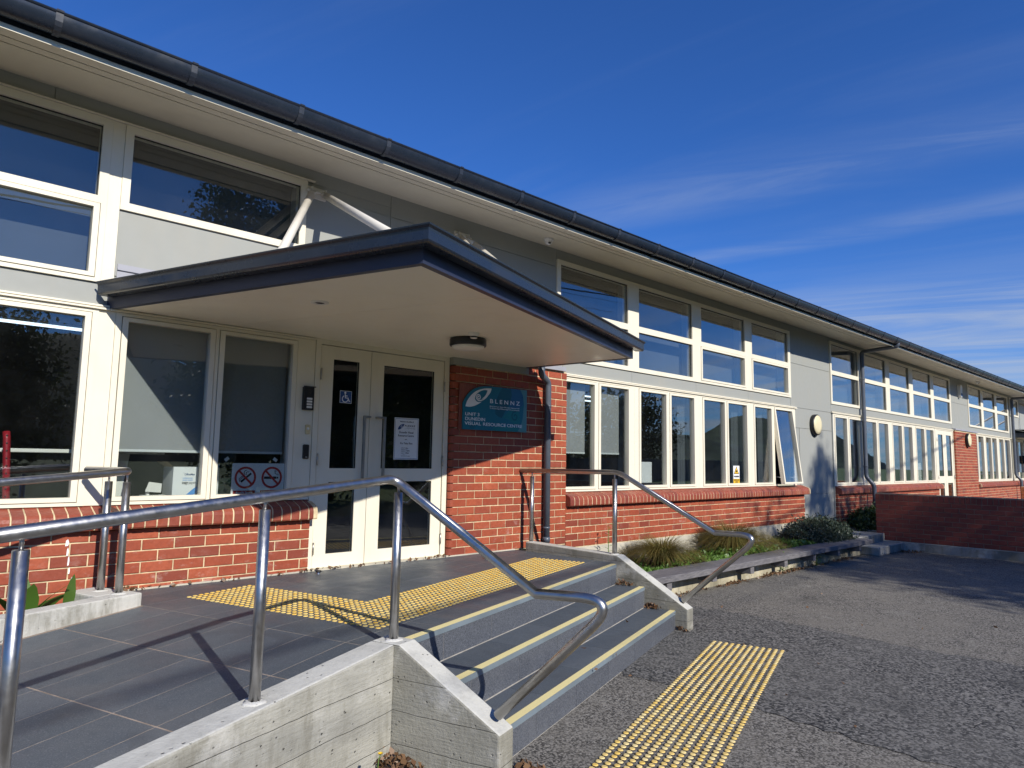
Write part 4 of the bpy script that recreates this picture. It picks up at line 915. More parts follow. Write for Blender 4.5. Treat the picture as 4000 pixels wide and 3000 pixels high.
# poster taped inside the right door leaf's glass (on its face)
ps = thing('poster', 'white welcome notice with blue border taped to the right door glass', 'poster', (4.21, -.02, 1.6)); y = -.0075
flat('sheet', [(4.056, 1.59), (4.362, 1.592), (4.361, 2.024), (4.055, 2.022)], y, 'paper', ps)
for a in ([(4.066, 1.602), (4.066, 2.012)], [(4.351, 1.603), (4.351, 2.013)], [(4.066, 1.603), (4.351, 1.603)], [(4.066, 2.012), (4.351, 2.013)]): stroke('border', a, .004, y-.0006, 'ink_blue', ps)
text('Welcome to the offices of', .019, (4.208, y-.001, 1.977), 'ink', ps, 'CENTER', .02, .175)
text('B L E N N Z', .022, (4.255, y-.001, 1.934), 'ink', ps, 'CENTER', .04, .13) if False else text('B L E N N Z', .022, (4.186, y-.001, 1.934), 'ink', ps, 'LEFT', .04, .128)
eye2 = [((px_-5.094)*.21+4.138, (pz_-2.30)*.26+1.929) for px_, pz_ in eye]; flat('emblem', eye2, y-.0006, 'ink_blue', ps); ring_obj('emblem', 4.143, 1.932, .006, .011, y-.0011, 'paper', ps, 20)
for k, (dx, dz) in enumerate([(0, 0), (.014, 0), (.026, .004), (.026, .011), (.040, .000), (.040, .006), (.040, .012), (.054, .012), (.060, .007), (.068, .004), (.080, .012), (.086, .008), (.086, .001), (.098, .012), (.104, .008), (.104, .001), (.114, .012), (.114, .002), (.122, .005), (.122, -.001)]):
    flat('braille_dot', [(4.186+dx, 1.908+dz), (4.190+dx, 1.908+dz), (4.190+dx, 1.912+dz), (4.186+dx, 1.912+dz)], y-.0006, 'ink', ps)
text('Dunedin Visual', .030, (4.205, y-.001, 1.862), 'ink', ps, 'CENTER', .012, .178); text('Resource Centre', .030, (4.203, y-.001, 1.828), 'ink', ps, 'CENTER', .012, .198)
text('and', .016, (4.202, y-.001, 1.794), 'ink', ps, 'CENTER', .02, .026); text('Ko Taku Reo', .028, (4.21, y-.001, 1.750), 'ink', ps, 'CENTER', .012, .152)
for k, s_ in enumerate(('Ko', 'Taku', 'Reo')): text(s_, .024, (4.206, y-.001, 1.700-.024*k), 'ink', ps, 'LEFT', .01)
for i in range(3):
    stroke('emblem', [(4.150+.016*i, 1.714), (4.150+.016*i, 1.655-.006*i), (4.158+.016*i, 1.648-.006*i), (4.166+.016*i, 1.655-.006*i), (4.166+.016*i, 1.714)], .0022, y-.0006, 'ink', ps)
for i in range(3): stroke('emblem', [(4.150, 1.712-.018*i), (4.198, 1.712-.016*i)], .0022, y-.0012, 'ink', ps)
text('Deaf Education New Zealand', .009, (4.148, y-.001, 1.625), 'ink', ps, 'LEFT', .01, .112)
ws = thing('sticker', 'blue square sticker with white wheelchair symbol on the left door glass', 'sticker', (3.478, -.01, 2.13))
flat('square', [(3.413, 2.129), (3.543, 2.129), (3.543, 2.249), (3.413, 2.249)], y, 'sign_white', ws); flat('square', [(3.417, 2.133), (3.539, 2.133), (3.539, 2.245), (3.417, 2.245)], y-.0006, 'sticker_blue', ws)
A_, B_ = ring(3.470, 2.230, 0, .011, 18); flat('symbol', A_, y-.0012, 'sign_white', ws)
stroke('symbol', [(3.470, 2.216), (3.473, 2.180), (3.502, 2.180), (3.517, 2.148), (3.527, 2.152)], .011, y-.0012, 'sign_white', ws); stroke('symbol', [(3.472, 2.200), (3.496, 2.200)], .009, y-.0014, 'sign_white', ws)
stroke('symbol', [(3.471+.031*math.cos(q), 2.170+.031*math.sin(q)) for q in np.linspace(2.0, 6.1, 18)], .009, y-.0013, 'sign_white', ws)
# no smoking / no vaping card standing in the window
nsg = thing('no_smoking_sign', 'white card with two red no-smoking and no-vaping circles in the window by the door', 'sign', (2.655, .016, 1.265)); y = .016
flat('card', [(2.420, 1.262), (2.894, 1.262), (2.894, 1.532), (2.888, 1.538), (2.426, 1.538), (2.420, 1.532)], y, 'sign_white', nsg, .003)
def nosmoke(cx, cz, r):
    ring_obj('circle', cx, cz, r*.80, r, y-.0006, 'sign_red', nsg)
    q = R(-45); stroke('slash', [(cx-r*.86*math.cos(q), cz-r*.86*math.sin(q)), (cx+r*.86*math.cos(q), cz+r*.86*math.sin(q))], r*.19, y-.0024, 'sign_red', nsg)
nosmoke(2.540, 1.413, .096); nosmoke(2.780, 1.413, .096)
def barp(cx, cz, ang, l, w, m): 
    q = R(ang); stroke('pictogram', [(cx-l/2*math.cos(q), cz-l/2*math.sin(q)), (cx+l/2*math.cos(q), cz+l/2*math.sin(q))], w, y-.0012, m, nsg)
barp(2.548, 1.415, 40, .110, .018, 'ink'); barp(2.505, 1.379, 40, .010, .018, 'ink')
for k in (0, 1):
    stroke('pictogram', smoothp([(2.492+.012*k, 1.378), (2.486+.013*k, 1.40), (2.50+.012*k, 1.417-.006*k), (2.525, 1.428-.01*k)], 5, False), .0055, y-.0013, 'ink', nsg)
    stroke('pictogram', smoothp([(2.537+.010*k, 1.436), (2.527+.018*k, 1.455-.006*k), (2.535+.016*k, 1.473-.012*k), (2.551+.02*k, 1.479-.016*k)], 5, False), .0055, y-.0014, 'ink', nsg)
barp(2.765, 1.411, 0, .115, .022, 'ink'); barp(2.833, 1.411, 0, .016, .016, 'ink')
stroke('pictogram', smoothp([(2.838, 1.428), (2.836, 1.442), (2.818, 1.443), (2.806, 1.455), (2.818, 1.466), (2.808, 1.474), (2.800, 1.466)], 5, False), .005, y-.0013, 'ink', nsg)
for cx, s_ in ((2.535, 'Auahi kore'), (2.775, 'H\u0101kohu kore')):
    flat('caption_box', [(cx-.097, 1.263), (cx+.097, 1.263), (cx+.097, 1.301), (cx-.097, 1.301)], y-.0008, 'sign_red', nsg); text(s_, .030, (cx, y-.0016, 1.273), 'sign_white', nsg, 'CENTER', .012, .150 if cx < 2.6 else .165)
for cx, q in ((2.368, .7), (2.802, -.6)):
    c = math.cos(q); s_ = math.sin(q); tag(flat('tape_piece', [(cx+.020*a*c-.014*b*s_, 1.572+.020*a*s_+.014*b*c) for a, b in ((-1, -1), (1, -1), (1, 1), (-1, 1))], .0125, 'paper', None), 'small white square of tape on the glass ' + ('above the no-smoking circle' if cx < 2.5 else 'above the no-vaping circle'), 'tape')
# intercom, bell, reader on the panel by the door
y = -.026
ic = thing('intercom', 'black door intercom with four call buttons left of the entrance doors', 'intercom', (3.06, y, 2.03))
MB().box(3.012, 3.112, y-.040, y-.0005, 2.034, 2.250, .004).build('housing', 'black', ic); MB().box(3.002, 3.122, y-.050, y-.040, 2.246, 2.256).build('hood', 'black', ic)
MB().lathe((3.062, y-.040, 2.205), [(.022, 0), (.022, .003), (.010, .004), (.001, .004)], 20, 'y').build('lens', 'rubber', ic)
for k in range(4): MB().box(3.040, 3.092, y-.0455, y-.0405, 2.052+.026*k, 2.070+.026*k, .001).build('button', 'white', ic)
db = thing('doorbell', 'yellowed doorbell push between intercom and card reader', 'doorbell', (3.075, y, 1.81)); MB().box(3.056, 3.096, y-.020, y-.0005, 1.812, 1.900, .004).build('housing', 'ivory', db); MB().lathe((3.076, y-.020, 1.862), [(.013, 0), (.012, .004), (.001, .005)], 16, 'y').build('push', 'white', db)
cd = thing('card_reader', 'slim black card reader below the doorbell', 'card reader', (3.07, y, 1.58)); MB().box(3.042, 3.094, y-.024, y-.0005, 1.582, 1.716, .006).build('housing', 'black', cd); MB().box(3.060, 3.080, y-.0252, y-.0242, 1.598, 1.602).build('light', 'white', cd)
# cameras, wall lamps, alarm
def dome(p, label):
    c = thing('security_camera', label, 'camera', p); MB().lathe(p, [(.062, 0), (.062, -.020), (.056, -.032), (.048, -.036)], 24).build('base', 'white', c); MB().lathe((p[0], p[1], p[2]-.034), [(.048, 0), (.046, -.016), (.034, -.034), (.016, -.044), (.001, -.046)], 24).build('dome', 'white', c)
    MB().lathe((p[0]-.014, p[1]-.030, p[2]-.058), [(.018, 0), (.016, -.012), (.001, -.016)], 14).build('lens', 'black', c)
dome((6.05, -.27, 4.345-.018+ez(6)), 'white dome security camera under the eave beyond the canopy'); dome((26.1, -.35, 4.345-.024+ez(26)), 'white dome security camera under the far end of the eave')
def wall_lamp(x, z, r, yb, label):
    l = thing('wall_lamp', label, 'wall lamp', (x, yb, z)); MB().lathe((x, yb, z), [(r*.98, 0), (r, .02), (r, .075), (r*.94, .085), (r*.86, .085)], 36, 'y').build('rim', 'black', l)
    MB().lathe((x, yb-.080, z), [(r*.90, 0), (r*.89, .010), (r*.6, .022), (r*.3, .027), (.001, .028)], 36, 'y').build('diffuser', 'diffuser', l)
    MB().box(x-.03, x+.03, yb-.03, yb-.001, z-r-.03, z-r+.01).build('cable_entry', 'black', l)
wall_lamp(14.30, 2.425, .215, -.010, 'round cream bulkhead lamp with black rim on the grey pier'); wall_lamp(25.55, 2.47, .215, -.090, 'round cream bulkhead lamp with black rim on the far brick pier')
al = thing('alarm_siren', 'tall white alarm siren box on the grey wall between far windows', 'alarm', (25.2, -.01, 3.8)); MB().face_prism([(25.08, 4.14), (25.12, 4.20), (25.28, 4.20), (25.32, 4.14), (25.30, 3.86), (25.24, 3.80), (25.16, 3.80), (25.10, 3.86)], -.10, -.010).build('housing', 'white', al); MB().box(25.13, 25.27, -.108, -.101, 3.83, 3.93, .003).build('strobe', 'ink_blue', al)
for p, lb in (((3.133, -.264), 'round floor door stop with black rubber ring by the left door'), ((4.967, -.446), 'round floor door stop with black rubber ring by the brick corner')):
    d = thing('door_stop', lb, 'door stop', (*p, ZL)); MB().lathe((*p, ZL), [(.016, 0), (.016, .028), (.010, .030)], 18).build('pin', 'chrome', d); MB().lathe((*p, ZL), [(.017, .014), (.024, .016), (.026, .024), (.024, .032), (.012, .034), (.001, .034)], 18).build('ring', 'rubber', d)
wsn = thing('warning_sticker', 'yellow surveillance warning sticker on a window of the right-hand bank', 'sticker', (11.1, .0, 1.27)); y = -.0003+.003
flat('sheet', [(11.00, 1.272), (11.21, 1.272), (11.21, 1.572), (11.00, 1.572)], y-.002, 'sign_white', wsn); flat('triangle', [(11.015, 1.43), (11.195, 1.43), (11.105, 1.565)], y-.0028, 'ink', wsn); flat('triangle', [(11.035, 1.44), (11.175, 1.44), (11.105, 1.548)], y-.0036, 'warn_yellow', wsn)
stroke('pictogram', [(11.08, 1.47), (11.13, 1.485)], .03, y-.0044, 'ink', wsn); flat('caption_box', [(11.0, 1.272), (11.21, 1.272), (11.21, 1.35), (11.0, 1.35)], y-.0028, 'warn_yellow', wsn); text('WARNING', .04, (11.105, y-.004, 1.375), 'ink', wsn, 'CENTER', .03, .19); text('SURVEILLANCE', .03, (11.105, y-.004, 1.318), 'ink', wsn, 'CENTER', .02, .17); text('CAMERA', .03, (11.105, y-.004, 1.284), 'ink', wsn, 'CENTER', .02, .12)

# ================================================================== BEHIND THE WINDOWS
def blind(x0, x1, z0, z1, label, yb=.105):
    b = thing('roller_blind', label, 'roller blind', ((x0+x1)/2, yb, z0)); MB().box(x0, x1, yb, yb+.002, z0, z1).build('fabric', 'blind', b); MB().box(x0, x1, yb-.006, yb+.008, z0-.022, z0-.0005, .003).build('bottom_rail', 'blind_rail', b); MB().tube([(x0, yb+.03, z1), (x1, yb+.03, z1)], .022, 12).build('roller', 'blind_rail', b)
blind(1.47, 2.19, 1.640, 2.68, 'grey roller blind half lowered in the window left of the no-smoking card'); blind(2.24, 2.905, 1.643, 2.68, 'grey roller blind half lowered above the no-smoking card')
blind(6.60, 7.20, 1.725, 2.68, 'grey roller blind in the window next to the drainpipe'); blind(7.37, 7.95, 1.727, 2.68, 'grey roller blind in the second window from the drainpipe')
def curtain(x0, x1, label):
    c = thing('curtain', label, 'curtain', (x0, .2, 1.2), 'curtains inside the right-hand bank'); n_ = 17; xs_ = np.linspace(x0, x1, n_); mb = MB()
    for i, x in enumerate(xs_): yy = .17+.022*math.sin(i*1.9); mb.v += [(x, yy, 1.15), (x, yy, 2.69)]
    mb.f = [(2*i, 2*i+2, 2*i+3, 2*i+1) for i in range(n_-1)]; mb.sm = [True]*(n_-1); mb.build('fabric', 'lining', c); MB().tube([(x0-.02, .17, 2.70), (x1+.05, .17, 2.70)], .012, 8).build('rod', 'white', c)
curtain(9.55, 9.80, 'drawn-back curtain in the fourth window right of the drainpipe'); curtain(11.25, 11.53, 'drawn-back curtain behind the warning sticker window'); curtain(12.22, 12.45, 'drawn-back curtain beside the open casement')
bx1 = thing('paper_carton', 'open white copy-paper carton on the window ledge behind the glass', 'carton', (2.08, .30, 1.26))
MB().box(1.985, 2.185, .15, .40, 1.245, 1.50).build('body', 'paper', bx1); y = .1494
text('OfficeMax', .024, (2.075, y, 1.430), 'ink_blue', bx1, 'LEFT', .02, .085); text('multipurpose', .018, (2.062, y, 1.402), 'light_blue', bx1, 'LEFT', .01, .08); text('carbon neutral', .018, (2.062, y, 1.385), 'light_blue', bx1, 'LEFT', .01, .08); text('copy', .036, (2.058, y, 1.358), 'ink', bx1, 'LEFT', .03, .05); text('paper', .036, (2.112, y, 1.358), 'ink', bx1, 'LEFT', .0, .06)
flat('print_shape', smoothp([(2.184, 1.335), (2.15, 1.315), (2.10, 1.27), (2.07, 1.25), (2.12, 1.25), (2.184, 1.29)], 3), .1492, 'light_blue', bx1)
MB().add([(1.985, .15, 1.50), (1.985, .40, 1.50), (1.93, .42, 1.54), (1.93, .14, 1.545)], [(0, 1, 2, 3)]).add([(1.985, .40, 1.50), (2.185, .40, 1.50), (2.18, .47, 1.545), (1.99, .47, 1.545)], [(0, 1, 2, 3)]).build('flap', 'card', bx1)
bx2 = thing('paper_carton', 'narrow white carton with blue print at the left edge of the no-smoking window', 'carton', (2.26, .2, 1.25)); MB().box(2.235, 2.345, .11, .30, 1.245, 1.53).build('body', 'paper', bx2); A_, B_ = ring(2.31, 1.375, 0, .016, 20); flat('print_shape', A_, .1092, 'light_blue', bx2); flat('print_shape', [(2.29, 1.46), (2.345, 1.50), (2.345, 1.53), (2.29, 1.49)], .1092, 'light_blue', bx2)
gx = thing('green_box', 'small green boxes stacked beside the no-smoking card', 'box', (2.40, .28, 1.25)); MB().box(2.36, 2.60, .25, .38, 1.245, 1.36).box(2.355, 2.52, .24, .36, 1.361, 1.40).build('carton', 'green_box', gx)
dk = thing('desk', 'pale grey desk with splayed legs behind the left-hand windows', 'desk', (1.1, .75, .55)); MB().box(.2, 2.0, .45, 1.2, 1.60, 1.63, .004).build('desk_top', 'white', dk)
for x in (.45, 1.5): MB().add([(x, .5, .55), (x+.10, .5, .55), (x+.24, .5, 1.6), (x+.14, .5, 1.6), (x, .56, .55), (x+.10, .56, .55), (x+.24, .56, 1.6), (x+.14, .56, 1.6)], [(0, 1, 2, 3), (7, 6, 5, 4), (0, 4, 5, 1), (1, 5, 6, 2), (2, 6, 7, 3), (3, 7, 4, 0)]).build('leg', 'white', dk)
rp = thing('red_frame', 'dark red perforated metal upright behind the leftmost window', 'frame', (.86, .22, 1.2)); MB().tube([(.80, .24, .56), (.87, .22, 1.25), (.84, .22, 1.70), (.835, .23, 1.75)], .024, 16).build('tube', 'red_paint', rp)
for k in range(9): MB().lathe((.862-.003*k, .197, 1.28+.055*k), [(.007, 0), (.005, .002), (.001, .002)], 10, 'y').build('hole', 'black', rp)
stp2 = thing('tape_dispenser', 'white plastic desk gadget on the ledge left of the paper carton', 'gadget', (1.86, .2, 1.25)); MB().box(1.76, 1.94, .16, .24, 1.247, 1.27, .004).box(1.80, 1.82, .18, .22, 1.27, 1.32).build('base', 'white', stp2); MB().add([(1.78, .15, 1.31), (1.90, .15, 1.30), (1.93, .24, 1.36), (1.83, .24, 1.375), (1.78, .15, 1.30), (1.90, .15, 1.29), (1.93, .24, 1.35), (1.83, .24, 1.365)], [(0, 1, 2, 3), (7, 6, 5, 4), (0, 4, 5, 1), (1, 5, 6, 2), (2, 6, 7, 3), (3, 7, 4, 0)]).build('tray', 'white', stp2)
wb_ = thing('white_box', 'plain white box on the ledge behind the right-hand windows', 'box', (8.62, .2, 1.25)); MB().box(8.30, 8.82, .15, .36, 1.30, 1.61, .004).build('box', 'paper', wb_); MB().box(8.30, 9.0, .12, .40, 1.255, 1.295).build('paper_stack', 'black', wb_)
wp = thing('whiteboard', 'white board leaning inside the window beside the far door', 'board', (22.0, .3, 1.25)); MB().box(21.66, 22.25, .3, .33, 1.2, 1.72).build('board', 'paper', wp)
k = 0
for (x, y_, l_) in ((.2, 1.5, 1.5), (8.4, 2.0, .7), (9.35, 2.0, .7), (10.1, 2.6, .6), (10.95, 2.6, .6)):
    tl = thing('ceiling_tube', ['fluorescent tube seen through the leftmost window', 'fluorescent tube seen through the third window from the drainpipe', 'fluorescent tube seen through the fourth window from the drainpipe', 'fluorescent tube seen through the fifth window from the drainpipe', 'fluorescent tube seen through the sixth window from the drainpipe'][k], 'lamp', (x, y_, 2.77), 'ceiling tubes inside')
    MB().box(x, x+l_, y_, y_+.05, 2.775, 2.797).build('housing', 'white', tl); MB().tube([(x+.03, y_+.025, 2.762), (x+l_-.03, y_+.025, 2.762)], .013, 8).build('tube', 'tube', tl); k += 1

# ================================================================== PLANTER, BENCH, FAR STEPS AND WALLS
pw = MB().box(6.05, 13.50, -1.115, -1.0, -.03, .185, .006).build('planter_wall', 'concrete_wall'); tag(pw, 'low yellowish concrete planter wall under the timber bench', 'planter wall')
bn = thing('bench', 'long weathered grey timber bench along the planter', 'bench', (10, -1.16, 0))
for a, b in ((6.62, 7.80), (7.803, 10.85), (10.853, 13.48)): o = MB().box(a, b, -1.355, -.985, .225, .300, .006).build('seat', 'timber', bn)
for x in (7.05, 8.06, 9.04, 10.06, 11.05, 12.0, 12.95): MB().box(x-.05, x+.05, -1.325, -.99, .125, .2245, .003).build('bearer', 'timber', bn)
cs = thing('concrete_steps', 'two shaded concrete steps at the far end of the bench', 'steps', (14.2, -1.25, 0)); MB().box(13.52, 14.93, -1.43, -1.087, 0, .152, .012).build('tread', 'concrete_step', cs)
# free-standing wall, face towards the camera in shade
fwl = thing('brick_wall', 'dark shaded free-standing brick wall at the right edge, with a header course on top', 'brick wall', (15.0, -4, 0))
YW0, YW1 = -.93, -8.0; XW = 14.915
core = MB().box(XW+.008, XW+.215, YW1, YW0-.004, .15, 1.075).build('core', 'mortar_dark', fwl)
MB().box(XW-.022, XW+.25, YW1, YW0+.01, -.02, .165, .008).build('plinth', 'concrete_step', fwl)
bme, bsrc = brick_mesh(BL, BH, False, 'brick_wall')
def wall_bricks(parent, x, y0, y1, z0, nrow, mat, limit, stuffname='brick_courses', top=True):
    rest = MB(); cnt = 0
    for k in range(nrow + (1 if top else 0)):
        topc = k == nrow; z = z0 + k*(BH+JT); L0 = BH if topc else BL; h = .112 if topc else BH; yy = y0 - (0 if k % 2 or topc else -.12)
        while yy > y1:
            a = min(yy, y0); b = max(yy-L0, y1)
            if a-b > .03:
                me, src = brick_mesh(round(a-b, 3), h, False, mat); dx = random.uniform(-.003, .002)
                # turn the brick so that its face looks to -x
                if cnt < limit:
                    o = link('brick', me, parent, None); o.rotation_euler = (0, 0, -math.pi/2); o.location = Vector((x+dx, a, z+random.uniform(-.0015, .0015))); cnt += 1
                else: rest.add([(x+dx+p[1], a-p[0], z+p[2]) for p in src.v], src.f)
            yy -= L0+JT
    if rest.v: o = rest.build(stuffname, mat, parent); o['kind'] = 'stuff'
# nearest (largest) rows first: keep the stretch in view as single bricks
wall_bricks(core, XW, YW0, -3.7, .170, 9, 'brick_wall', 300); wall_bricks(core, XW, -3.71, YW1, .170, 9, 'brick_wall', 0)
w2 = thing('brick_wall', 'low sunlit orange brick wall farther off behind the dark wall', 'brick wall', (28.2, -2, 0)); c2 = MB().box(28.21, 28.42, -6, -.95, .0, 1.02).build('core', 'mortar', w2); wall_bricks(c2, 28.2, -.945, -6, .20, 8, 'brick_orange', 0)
# far porch: small second canopy and rail
pc = thing('porch_canopy', 'small dark-edged porch canopy at the far right end of the building', 'canopy', (35, -1, 2.7)); MB().box(32.75, 38, -2.2, -.01, 2.80, 2.98, .006).build('fascia', 'gutter', pc); MB().box(32.85, 37.9, -2.1, -.012, 2.77, 2.7995).build('soffit', 'soffit', pc); MB().add([(32.7, -2.2, 3.0), (38, -2.2, 3.0), (38, -.01, 3.12), (32.7, -.01, 3.12)], [(0, 1, 2, 3)]).build('roof_sheet', 'roof', pc)
for a in ((33.9, -.05, 4.2), (36.5, -.05, 4.2)): MB().tube([a, (a[0]-.2, -1.9, 3.05)], .035, 10).build('strut', 'strut', pc)
fr = thing('handrail', 'far stainless steel handrail by the porch at the right edge', 'handrail', (31.5, -1.3, .3)); MB().tube([(31.2, -1.6, 1.35), (38, -1.6, 1.35)], .03, 10).build('rail', 'steel', fr)
for x in (31.6, 33.4): MB().tube([(x, -1.6, .28), (x, -1.6, 1.33)], .028, 10).build('post', 'steel', fr)
lb = thing('letter_box', 'small black box fixed beside the far porch door', 'box', (33.95, -.1, 1.9)); MB().box(33.85, 34.15, -.17, -.035, 1.80, 2.12, .006).build('housing', 'black', lb)

# ================================================================== PLANTS
def arr_mesh(name, V, nv, mat, parent=None):
    """V: (n*nv,3) array of n polygons with nv corners each"""
    n = len(V)//nv; me = bpy.data.meshes.new(name); me.vertices.add(len(V)); me.vertices.foreach_set('co', np.asarray(V, np.float32).ravel())
    me.loops.add(n*nv); me.loops.foreach_set('vertex_index', np.arange(n*nv, dtype=np.int32)); me.polygons.add(n)
    me.polygons.foreach_set('loop_start', np.arange(0, n*nv, nv, dtype=np.int32)); me.polygons.foreach_set('loop_total', np.full(n, nv, np.int32)); me.update(calc_edges=True); me.validate(); me.materials.append(MAT[mat]); return link(name, me, parent)
def unit(n): v = rng.normal(size=(n, 3)); return v/np.linalg.norm(v, axis=1, keepdims=True)
def leaf_quads(C, size, upb=0., asp=.5, N=None):
    n = len(C); d = unit(n); d[:, 2] += upb; d /= np.linalg.norm(d, axis=1, keepdims=True); e = np.cross(d, unit(n)); e /= np.linalg.norm(e, axis=1, keepdims=True)
    s = (size*(.6+.8*rng.random(n)))[:, None]; a = C-d*s*.5; b = C+d*s*.5; w = e*s*asp*.5; nn = np.cross(d, e)*s*.12; m = C+nn
    return np.stack([a, m+w, b, m-w], 1).reshape(-1, 3)
def tussock(p, r, h, n, label):
    th = thing('grass_tussock', label, 'grass clump', p, 'tussocks in the planter'); V = []
    base = np.array(p)
    for i in range(n):
        q = rng.random()*2*math.pi; lean = rng.random()**.7; d = np.array([math.cos(q), math.sin(q), 0.]); L = h*(.75+.5*rng.random()); b0 = base+d*rng.random()*.09
        side = np.array([-d[1], d[0], 0])*(.0030+.0020*rng.random()); bend = (.35+.75*lean)*r; tw = rng.normal()*.05
        prev = None
        for k in range(6):
            u = k/5; pt = b0 + d*bend*u**1.6 + side/ .003*tw*u*u*.6 + np.array([0, 0, L*(u*1.05 - (.15+.75*lean)*u*u*u*1.0)]); pt[2] = max(pt[2], p[2]+.01); w = side*(1-u*.85)
            if prev is not None: V += [prev[0], prev[1], pt+w, pt-w]
            prev = (pt-w, pt+w)
    return arr_mesh('blades', np.array(V), 4, 'tussock', th)
tussock((7.95, -.60, .25), .60, .44, 2200, 'brown-green tussock grass in the planter nearest the steps')
tussock((9.95, -.55, .25), .76, .54, 2900, 'larger brown-green tussock grass in the planter beside the grey shrub')
# low green weeds covering the soil
n = 7000; C = np.stack([rng.uniform(6.3, 11.9, n), -1.0+.75*rng.random(n)**1.8, .26+.10*rng.random(n)*(.5+.5*np.sin(np.arange(n)*.0))], 1)
den = np.sin(C[:, 0]*2.1)+.6*np.sin(C[:, 0]*5.3+1)+.9; keep = (rng.random(n) < np.clip(.35+.5*den, .15, 1)); C = C[keep]; C[:, 2] += .05*np.sin(C[:, 0]*4)+.03*rng.random(len(C))
struct(arr_mesh('ground_cover', leaf_quads(C, .075, .35, .42), 4, 'weed'), 'stuff')
def shrub(name, label, cx, cy, z0, rx, ry, rz, n, mat, size, asp=.45, seed_clumps=60):
    th = thing(name, label, 'shrub', (cx, cy, z0)); u = unit(seed_clumps); u[:, 2] = np.abs(u[:, 2]); cl_ = u*np.array([rx, ry, rz])*(.75+.25*rng.random((seed_clumps, 1)))
    k = rng.integers(0, seed_clumps, n); P = cl_[k] + rng.normal(size=(n, 3))*np.array([.07, .07, .055]); P[:, 2] = np.maximum(P[:, 2], .0); P += np.array([cx, cy, z0])
    arr_mesh('foliage', leaf_quads(P, size, .5, asp), 4, mat, th); st_ = MB()
    for i in range(7): e = cl_[i*5 % seed_clumps]; st_.tube([(cx, cy, z0-.02), (cx+e[0]*.5, cy+e[1]*.5, z0+abs(e[2])*.6), (cx+e[0]*.9, cy+e[1]*.9, z0+abs(e[2])*.9)], .012, 6, r1=.004)
    st_.build('stems', 'bark', th)
shrub('low_shrub', 'dense grey-green mounded shrub at the far end of the planter', 12.75, -.66, .24, 1.02, .45, .37, 22000, 'shrub', .045, .45, 220)
shrub('low_shrub', 'darker green shrub behind the grey one, against the far brick wall', 16.05, -.55, .30, .95, .40, .40, 5200, 'dark_shrub', .07, .45, 70)
def thistle(p, h, label, n=16):
    th = thing('weed_plant', label, 'weed', p); V = []; st_ = MB(); st_.tube([p, (p[0]+.02, p[1], p[2]+h)], .006, 6, r1=.003).build('stem', 'weed', th)
    for i in range(n):
        u = (i+1)/n; q = i*2.4; L = .11*(1.2-u*.7); b = np.array([p[0]+.02*u, p[1], p[2]+h*u]); d = np.array([math.cos(q), math.sin(q), .35]); sd_ = np.array([-d[1], d[0], 0])
        for k in range(4):
            a0, a1 = k/4, (k+1)/4; w = .020*(1-a0*.6); c0 = b+d*L*a0; c1 = b+d*L*a1-np.array([0, 0, .02*a1*a1]); V += [c0, c0*.5+c1*.5+sd_*w, c1, c0*.5+c1*.5-sd_*w]
    arr_mesh('leaves', np.array(V), 4, 'weed', th)
thistle((7.2, -.30, .25), .55, 'thin thistle weed against the plaster plinth by the far kerb wall'); thistle((10.3, -1.16, .0), .30, 'bushy green weed growing from the foot of the planter wall', 34); thistle((11.4, -1.2, 0), .2, 'small weed at the foot of the planter wall near the far steps', 24)
def broadleaf(p, leaves, label):
    th = thing('broadleaf_plant', label, 'plant', p)
    for (q, lean, L, w) in leaves:
        mb = MB(); d = Vector((math.cos(q), math.sin(q), 0)); sd_ = Vector((-d.y, d.x, 0)); n = 9; P = []
        for k in range(n):
            u = k/(n-1); c = Vector(p)+d*(lean*L*u**1.5)+Vector((0, 0, L*(u-.25*lean*u*u))); ww = w*math.sin(math.pi*min(1, u*.93+.07))**.8*(1+.06*math.sin(u*31)); P.append((c-sd_*ww+d*ww*.25*(1-u), c, c+sd_*ww+d*ww*.25*(1-u)))
        for r3 in P: mb.v += [tuple(x) for x in r3]
        for k in range(n-1):
            for j in range(2): mb.f.append((3*k+j, 3*k+j+1, 3*k+4+j, 3*k+3+j))
        mb.sm = [True]*len(mb.f); mb.build('leaf', 'canna', th)
broadleaf((.93, -.45, .46), [(4.9, .35, .33, .062), (5.9, .75, .34, .075), (3.6, .7, .30, .07), (1.6, .3, .36, .06), (5.2, 1.3, .22, .08), (.3, 1.1, .26, .075), (6.1, 1.5, .2, .07)], 'broad green leaves rising behind the nearest handrail post')
broadleaf((1.17, -.42, .46), [(5.2, .16, .34, .045), (3.9, 1.2, .22, .06), (.2, 1.4, .12, .05)], 'single upright green leaf against the brick wall behind the low kerb')
dn = thing('dandelion', 'single yellow dandelion in front of the board-marked wall', 'flower', (1.95, -3.05, 0)); 
MB().tube([(1.93, -3.10, -.02), (1.94, -3.09, .10), (1.955, -3.08, .185), (1.965, -3.077, .20)], .0022, 6).build('stem', 'weed', dn); fl_ = MB()
for k in range(26):
    q = k*2.4; e = Vector((math.cos(q), math.sin(q), .55+.4*random.random())).normalized()*.017; c = Vector((1.965, -3.077, .20)); sd_ = Vector((-math.sin(q), math.cos(q), 0))*.003; fl_.add([c, c+e*.6+sd_, c+e, c+e*.6-sd_], [(0, 1, 2, 3)])
fl_.build('petals', 'flower', dn)
